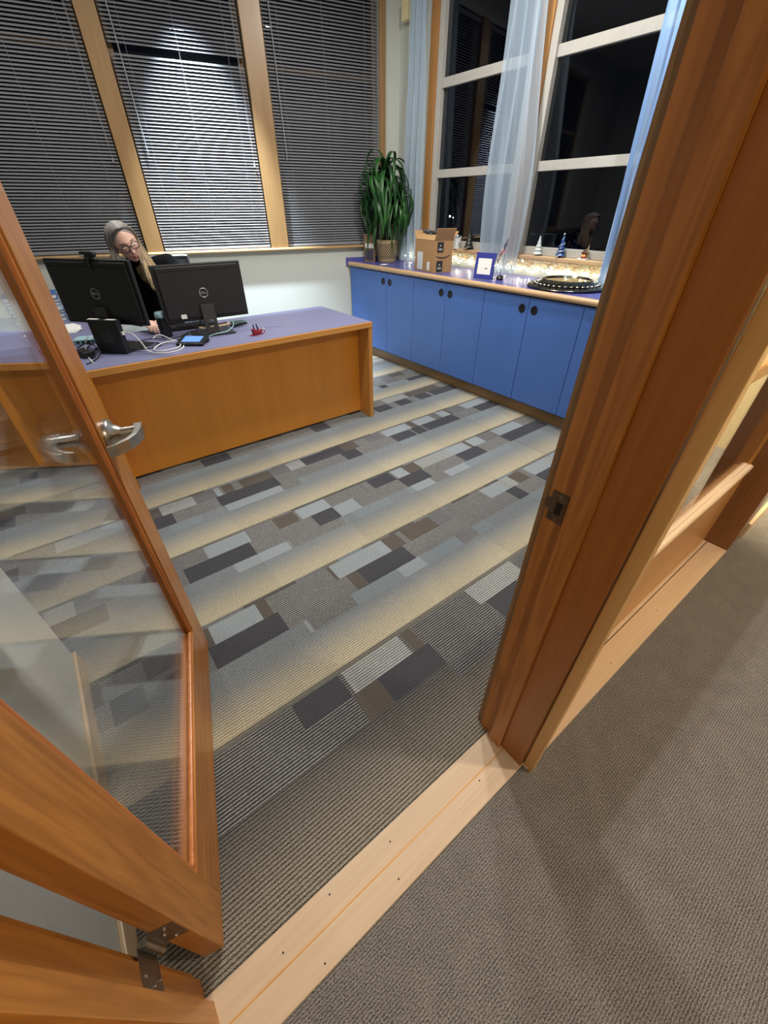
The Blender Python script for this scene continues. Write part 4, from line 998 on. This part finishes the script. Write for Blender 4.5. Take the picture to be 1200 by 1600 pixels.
# ------------------------------------------------------------------ the seated woman
t = thing('person', 'woman with long grey blond hair and glasses in black sweater, seated behind the monitors', 'person', (.80, 3.90, 0))
PO = Vector((.80, 3.90, 0))
def skin_mesh(name, chains, levels=1):
    """chains: list of [(point, radius or (rx, ry))...], joined where points coincide; first point of the first chain is the root"""
    me = bpy.data.meshes.new(name); vs = []; es = []; rad = []; idx = {}
    for ch in chains:
        prev = None
        for p, r in ch:
            k = tuple(round(c, 4) for c in p)
            if k not in idx: idx[k] = len(vs); vs.append(Vector(p)-PO); rad.append(r if isinstance(r, tuple) else (r, r))
            if prev is not None: es.append((prev, idx[k]))
            prev = idx[k]
    me.from_pydata(vs, es, []); o = bpy.data.objects.new(name, me); COL.objects.link(o)
    o.modifiers.new('skin', 'SKIN'); 
    sv = me.skin_vertices[0] if me.skin_vertices else None
    if sv is None:
        bm = bmesh.new(); bm.from_mesh(me); bm.verts.layers.skin.verify(); bm.to_mesh(me); bm.free(); sv = me.skin_vertices[0]
    for i, r in enumerate(rad): sv.data[i].radius = r; sv.data[i].use_root = (i == 0)
    o.modifiers['skin'].use_smooth_shade = True
    s_ = o.modifiers.new('sub', 'SUBSURF'); s_.levels = levels; s_.render_levels = levels
    return o
def bake(o, extra=()):
    dg = bpy.context.evaluated_depsgraph_get(); dg.update()
    me = bpy.data.meshes.new_from_object(o.evaluated_get(dg)); bpy.data.objects.remove(o); return me
# joints (world)
PEL = (.84, 4.00, .56); SP = (.78, 3.97, .74); CH = (.748, 3.90, .94); NB = (.69, 3.805, 1.045); NT = (.632, 3.715, 1.125)
SL, EL, WL = (.868, 3.86, 1.058), (.93, 3.56, .815), (.655, 3.325, .800)
SR, ER, WR = (.575, 3.80, .985), (.40, 3.60, .80), (.475, 3.285, .800)
KL, AL = (.97, 3.56, .56), (.96, 3.60, .10); KR, AR = (.74, 3.54, .56), (.72, 3.62, .10)
HL, HR = (.93, 3.97, .55), (.79, 3.97, .55)
def hand(w, d, side, curl):
    """palm from the wrist along d; five separate fingers"""
    w = Vector(w); d = Vector(d).normalized(); lat = Vector((d.y, -d.x, 0)).normalized()*side   # towards the thumb
    dn = Vector((0, 0, -1)); out = []
    palm = w+d*.045
    out.append([(tuple(w), .024), (tuple(palm), (.030, .016))])
    for k, (off, ln) in enumerate(((.030, .068), (.011, .076), (-.009, .071), (-.028, .056))):
        base = w+d*.085+lat*off; p = base; ch = [(tuple(palm), (.030, .016)), (tuple(base), .0105)]
        dd_ = d.copy()
        for s_, rr_ in ((.42, .0092), (.32, .0085), (.26, .0072)):
            dd_ = (dd_+dn*curl*.55).normalized(); p = p+dd_*ln*s_; ch.append((tuple(p), rr_))
        out.append(ch)
    tb = w+d*.030+lat*.030; ch = [(tuple(palm), (.030, .016)), (tuple(tb), .0125)]; p = tb; dd_ = (d*.75+lat*.75+dn*.1).normalized()
    for s_, rr_ in ((.034, .0105), (.028, .0085)):
        p = p+dd_*s_; ch.append((tuple(p), rr_)); dd_ = (dd_+d*.5-lat*.25+dn*.3*curl).normalized()
    out.append(ch); return out
chains = [[(PEL, (.145, .11)), (SP, (.10, .075)), (CH, (.095, .062)), (NB, .058), (NT, .050), ((.600, 3.680, 1.175), .056)],
          [(CH, (.095, .062)), (SL, .045), (EL, .042), (WL, .025)], [(CH, (.095, .062)), (SR, .045), (ER, .042), (WR, .025)],
          [(PEL, (.145, .11)), (HL, .088), (KL, .060), (AL, .040), ((.97, 3.50, .05), .034)], [(PEL, (.145, .11)), (HR, .088), (KR, .060), (AR, .040), ((.72, 3.52, .05), .034)]]
body = skin_mesh('body_src', chains+hand(WL, (-.60, -.55, -.12), 1, .55)+hand(WR, (.30, -.80, -.10), -1, .8), 2)
me_b = bake(body)
# head, local frame: face towards -y, z up
def face_pt(th, ph):
    x = math.cos(ph)*math.sin(th); y = -math.cos(ph)*math.cos(th); z = math.sin(ph)
    X, Y, Z_ = .073*x, .093*y, .118*z
    front = max(0, -y)
    if z < 0:
        k = (-z)**1.4; X *= 1-.36*k; Y = Y*(1-.20*k)-.020*k*front
    if z > 0: X *= 1+.03*math.sin(z*PI)
    if y < 0: Y *= .93
    g = lambda v, s: math.exp(-(v/s)**2)
    if y < 0:
        nz = (Z_+.002)/.034
        ridge = g(X, .0105)*(0 if Z_ > .030 else (max(0, min(1, (.030-Z_)/.055)) if Z_ > -.028 else max(0, 1-(-.028-Z_)/.010)))
        Y -= .024*ridge+.006*g(abs(X)-.011, .007)*g(Z_+.026, .009)
        Y += .007*(g(X-.031, .017)+g(X+.031, .017))*g(Z_-.012, .013)
        Y -= .005*g(Z_-.034, .010)*g(X, .05)
        Y -= .006*(g(X-.045, .02)+g(X+.045, .02))*g(Z_+.018, .022)
        Y -= .0075*g(X, .022)*(g(Z_+.051, .006)+.95*g(Z_+.064, .007)); Y += .004*g(X, .026)*g(Z_+.0575, .0025)
        Y += .004*g(X, .03)*g(Z_+.076, .006); Y -= .009*g(X, .022)*g(Z_+.096, .014)
    return Vector((X, Y, Z_))
hv = []; nu, nv = 72, 60
for j in range(nv+1):
    for i in range(nu): hv.append(face_pt(2*PI*i/nu, -PI/2+PI*j/nv))
hf = [(j*nu+i, j*nu+(i+1) % nu, (j+1)*nu+(i+1) % nu, (j+1)*nu+i) for j in range(nv) for i in range(nu)]
HC = Vector((.586, 3.645, 1.216))-PO
HM = Matrix.Translation(HC) @ Matrix.Rotation(math.radians(1), 4, 'Z') @ Matrix.Rotation(math.radians(-19), 4, 'Y') @ Matrix.Rotation(math.radians(18), 4, 'X')
me_h = bpy.data.meshes.new('head_src'); me_h.from_pydata([HM @ v for v in hv], [], hf); me_h.update()
bm = bmesh.new(); bm.from_mesh(me_b); bm.from_mesh(me_h)
for s_ in (-1, 1):     # ears
    bmesh.ops.create_uvsphere(bm, u_segments=14, v_segments=8, radius=1, matrix=HM @ Matrix.Translation((.070*s_, .012, -.004)) @ Matrix.Rotation(.35*s_, 4, 'Z') @ Matrix.Diagonal((.009, .020, .031, 1)))
bmesh.ops.recalc_face_normals(bm, faces=bm.faces[:])
me = bpy.data.meshes.new('body'); bm.to_mesh(me); bm.free()
src = bpy.data.objects.new('body_tmp', me); COL.objects.link(src)
rm = src.modifiers.new('one_surface', 'REMESH'); rm.mode = 'VOXEL'; rm.voxel_size = .0030; rm.use_smooth_shade = True
sm_ = src.modifiers.new('soft', 'SMOOTH'); sm_.iterations = 2; sm_.factor = .4
me = bake(src); me.name = 'body'; me.materials.clear()
skm = mat('skin', S('#d6a184'), .5, sub=.0); skb = skm.node_tree.nodes['Principled BSDF']
at_n = N(skm, 'ShaderNodeAttribute', attribute_name='tone'); L(skm, at_n.outputs['Color'], skb.inputs['Base Color'])
me.materials.append(skm); inv = HM.inverted(); cols = []
c_s, c_l, c_b, c_c = S('#dcb3a0'), S('#bd7274'), S('#5d4434'), S('#cf8a7a')
for v in me.vertices:
    p = inv @ v.co; c = c_s
    if p.y < -.03 and abs(p.z) < .12 and abs(p.x) < .08:
        g = lambda a, s: math.exp(-(a/s)**2)
        c = lerp(c, c_c, .6*(g(abs(p.x)-.042, .018)*g(p.z+.022, .018)))
        c = lerp(c, c_l, min(1, 1.1*g(p.x, .021)*(g(p.z+.051, .0055)+g(p.z+.063, .0065))*(1 if abs(p.x) < .026 else 0)))
        c = lerp(c, c_b, min(1, 1.2*g(abs(p.x)-.033, .014)*g(p.z-.034-.004*math.cos(p.x*60), .0042)))
    cols += [*c, 1.0]
at = me.attributes.new('tone', 'FLOAT_COLOR', 'POINT'); at.data.foreach_set('color', cols)
ob = bpy.data.objects.new('body', me); COL.objects.link(ob); ob.parent = t
# eyes with lids looking down
for s_ in (-1, 1):
    e = MB().lathe([(max(1e-4, math.cos(-PI/2+PI*i/12)), math.sin(-PI/2+PI*i/12)) for i in range(13)], 18, M=HM @ Matrix.Translation((.0315*s_, -.0715, .0095)) @ Matrix.Diagonal((.0135, .0115, .0038, 1))).build('eye', mat('eye_white', S('#d8d2cb'), .2), t, smooth=True)
    MB().lathe([(.0036, 0), (.0028, .0008), (.0003, .0012)], 16, M=HM @ Matrix.Translation((.0315*s_, -.0822, .0085)) @ Matrix.Rotation(PI/2+.25, 4, 'X')).build('iris', mat('dark_iris', S('#2c2019'), .15), e)
# clothing: black sweater with roll neck, dark trousers, shoes
def sw(r, k): return (r[0]+k, r[1]+k) if isinstance(r, tuple) else r+k
blk_knit = noisy('black_knit', S('#070708'), S('#0c0c0e'), 260, .95, 3, bump=.4, spec=.08)
WL2 = tuple(Vector(EL).lerp(Vector(WL), .93)); WR2 = tuple(Vector(ER).lerp(Vector(WR), .93))
def blob(segs, name, voxel=.007):
    q = MB()
    for (p0, r0), (p1, r1) in segs:
        p0, p1 = Vector(p0)-PO, Vector(p1)-PO; n = max(3, int((p1-p0).length/.016))
        for i in range(n+1):
            u = i/n; q.ball(p0.lerp(p1, u), 1, 18, 10, tuple(a_+(b_-a_)*u for a_, b_ in zip(r0, r1)))
    o = q.build(name, skm); rm = o.modifiers.new('one_surface', 'REMESH'); rm.mode = 'VOXEL'; rm.voxel_size = voxel; rm.use_smooth_shade = True
    sm = o.modifiers.new('soft', 'SMOOTH'); sm.iterations = 8; sm.factor = .5
    return o
r3 = lambda a, b=None, c=None: (a, b or a, c or a)
SH = (.712, 3.845, 1.04)
o = blob([((PEL, r3(.175, .135)), (SP, r3(.170, .128))), ((SP, r3(.170, .128)), (CH, r3(.170, .118))), ((CH, r3(.170, .118)), (SH, r3(.125, .088, .065))), ((SH, r3(.090, .075, .055)), (NB, r3(.072, .068, .05))), ((NB, r3(.070)), ((.638, 3.730, 1.110), r3(.060))), (((.638, 3.730, 1.110), r3(.060)), ((.616, 3.703, 1.140), r3(.054, .054, .03))),
    ((SH, r3(.085, .075, .070)), (SL, r3(.072))), ((SH, r3(.085, .075, .070)), (SR, r3(.072))), ((CH, r3(.11, .10)), (SL, r3(.070))), ((CH, r3(.11, .10)), (SR, r3(.070))),
    ((SL, r3(.073)), (EL, r3(.055))), ((EL, r3(.055)), (WL2, r3(.035))), ((SR, r3(.073)), (ER, r3(.055))), ((ER, r3(.055)), (WR2, r3(.035)))], 'sweater_src')
me = bake(o); me.materials.clear(); me.materials.append(blk_knit); me.name = 'sweater'; o = bpy.data.objects.new('sweater', me); COL.objects.link(o); o.parent = t
o = skin_mesh('trousers_src', [[(PEL, (.170, .132)), (HL, .100), (KL, .072), ((.96, 3.60, .14), .058)], [(PEL, (.170, .132)), (HR, .100), (KR, .072), ((.72, 3.615, .14), .058)]], 2)
me = bake(o); me.materials.clear(); me.materials.append(noisy('dark_denim', S('#171a22'), S('#20242e'), 200, .9)); me.name = 'trousers'; o = bpy.data.objects.new('trousers', me); COL.objects.link(o); o.parent = t
for x, y in ((.965, 3.545), (.72, 3.565)):
    MB().ball((x-PO.x, y-PO.y-.03, .045), .05, 14, 8, (.85, 2.2, .85)).build('shoe', black_m, t, smooth=True)
# glasses
gm_ = mat('dark_glasses_frame', S('#1c1820'), .3); q = MB()
for s_ in (-1, 1):
    lens = [(.032*s_+.0255*math.copysign(abs(math.cos(a))**.75, math.cos(a)), -.0965+.012*abs(.032*s_+.0255*math.cos(a))*8*.1, .010+.0205*math.copysign(abs(math.sin(a))**.8, math.sin(a))) for a in [2*PI*i/28 for i in range(28)]]
    q.tube([HM @ Vector(p) for p in lens], .0024, 8, closed=True)
    q.tube([HM @ Vector(p) for p in ((.057*s_, -.094, .016), (.070*s_, -.075, .016), (.077*s_, -.01, .010), (.076*s_, .02, -.004))], .0022, 8)
q.tube([HM @ Vector(p) for p in ((-.0075, -.096, .015), (0, -.101, .018), (.0075, -.096, .015))], .0022, 8)
gl_ = q.build('glasses', gm_, t, smooth=True)
for s_ in (-1, 1):
    poly = [HM @ Vector((.032*s_+.0245*math.copysign(abs(math.cos(a))**.75, math.cos(a)), -.0958, .010+.0195*math.copysign(abs(math.sin(a))**.8, math.sin(a)))) for a in [2*PI*i/28 for i in range(28)]]
    MB().add(poly, [tuple(range(28))]).build('lens', glass_m, gl_, solid=.0012)
er = [HM @ Vector((.076+.006*math.sin(a), .004+.015*math.cos(a), -.050+.016*math.sin(a))) for a in [2*PI*i/24 for i in range(24)]]
MB().tube(er, .0014, 6, closed=True).build('hoop_earring', steel_m, t, smooth=True)
# hair: cap plus strands, parted on top, grey at the roots and blond at the ends
hair_m = mat('grey_blond_hair', (.4, .35, .28), .45, spec=.4); hb = hair_m.node_tree.nodes['Principled BSDF']
ha = N(hair_m, 'ShaderNodeAttribute', attribute_name='tone'); L(hair_m, ha.outputs['Color'], hb.inputs['Base Color'])
q = MB(); tone = []; rh = random.Random(4)
def root_col(f, rnd, side):
    root, mid, end = S('#a3a1a0'), S('#8a7d6c'), S('#cbb592')
    if side < 0: mid, end = S('#77716a'), S('#8f8676')
    c = lerp(root, mid, min(1, f/.35)) if f < .35 else lerp(mid, end, min(1, (f-.35)/.5))
    return tuple(x*(.80+.34*rnd) for x in c)
nseg = 20
for k in range(640):
    side = 1 if k % 2 else -1; f0_ = rh.random(); back = f0_ > .62
    py = -.070+.165*f0_                                   # along the parting, front to back
    px = -.006
    pts = []; lift = rh.uniform(.0, .012)
    # over the skull: from the parting down the side
    a0 = math.atan2(px, 1)
    amax = 1.62+rh.uniform(-.1, .1)
    yy0 = py*(1.0); drop_y = yy0*(1.12 if not back else 1.05)+(.012 if yy0 < -.03 else .0)
    for i in range(nseg//2):
        a = amax*i/(nseg//2-1); rad_y = math.sqrt(max(.06, 1-(yy0/.112)**2))
        X = side*(.080+lift+(.012 if side < 0 else 0))*math.sin(a)*max(rad_y, .72 if yy0 > 0 else .80)+px*(1-i/(nseg//2)); Z_ = (.119+lift*.8)*math.cos(a)*(max(.72, rad_y) if yy0 > 0 else .80+.2*rad_y)
        Y = yy0*(1-.15*math.sin(a))+.016*math.sin(a)*(1 if yy0 < -.02 else .6)
        if yy0 < -.03: Y += .028*math.sin(a)**2
        pts.append(HM @ Vector((X, Y, Z_)))
    # hanging part in world down
    p = pts[-1].copy(); ends = rh.uniform(.21, .29) if side > 0 else rh.uniform(.20, .27)
    fwd = (-.085 if (side > 0) else -.005)*(1 if not back else .35); wv = rh.uniform(0, 6)
    for i in range(1, nseg//2+1):
        u = i/(nseg/2)
        target = Vector((side*(-.012 if side > 0 else .004)*math.sin(u*PI*.8)+.010*math.sin(u*7+wv)*u, fwd*u**1.2+.010*math.cos(u*6+wv)*u, -ends*u))
        if side > 0: target += Vector(((.045+.042*math.sin(k*1.7))*u, 0, 0))
        else: target += Vector((.022*math.sin(k*2.3)*u-.004, -.03*u*abs(math.sin(k*.9)), 0))
        pts.append(p+target)
    r0 = rh.uniform(.0058, .0088); rs = [r0*(.55+.6*min(1, i/4))*(1 if i < nseg-5 else max(.15, (nseg-i)/5)) for i in range(len(pts))]
    n0 = len(q.v); q.tube(pts, rs, 5, flat=.55); rnd = rh.random()
    for i in range(len(pts)):
        c = root_col(i/(len(pts)-1), rnd, side)
        tone += [[*c, 1.0]]*5
capn = len(q.v)
def cap(u, v):
    th = 2*PI*u; fr_ = .5+.5*math.cos(th); pm = -.75+1.68*fr_**1.2; ph = PI/2-v*(PI/2-pm)
    p = Vector((.0765*math.cos(ph)*math.sin(th), .096*math.cos(ph)*-math.cos(th)+.002, .1205*math.sin(ph)))
    return HM @ p
q.grid(cap, 60, 14)
colv = [rh.uniform(.72, 1.2) for _ in range(61)]
for i in range(capn, len(q.v)): tone.append([*(x*colv[(i-capn) % 61] for x in S('#9d9a96')), 1.0])
ho = q.build('hair', hair_m, t, smooth=True)
at = ho.data.attributes.new('tone', 'FLOAT_COLOR', 'POINT'); at.data.foreach_set('color', [c for tt in tone for c in tt])
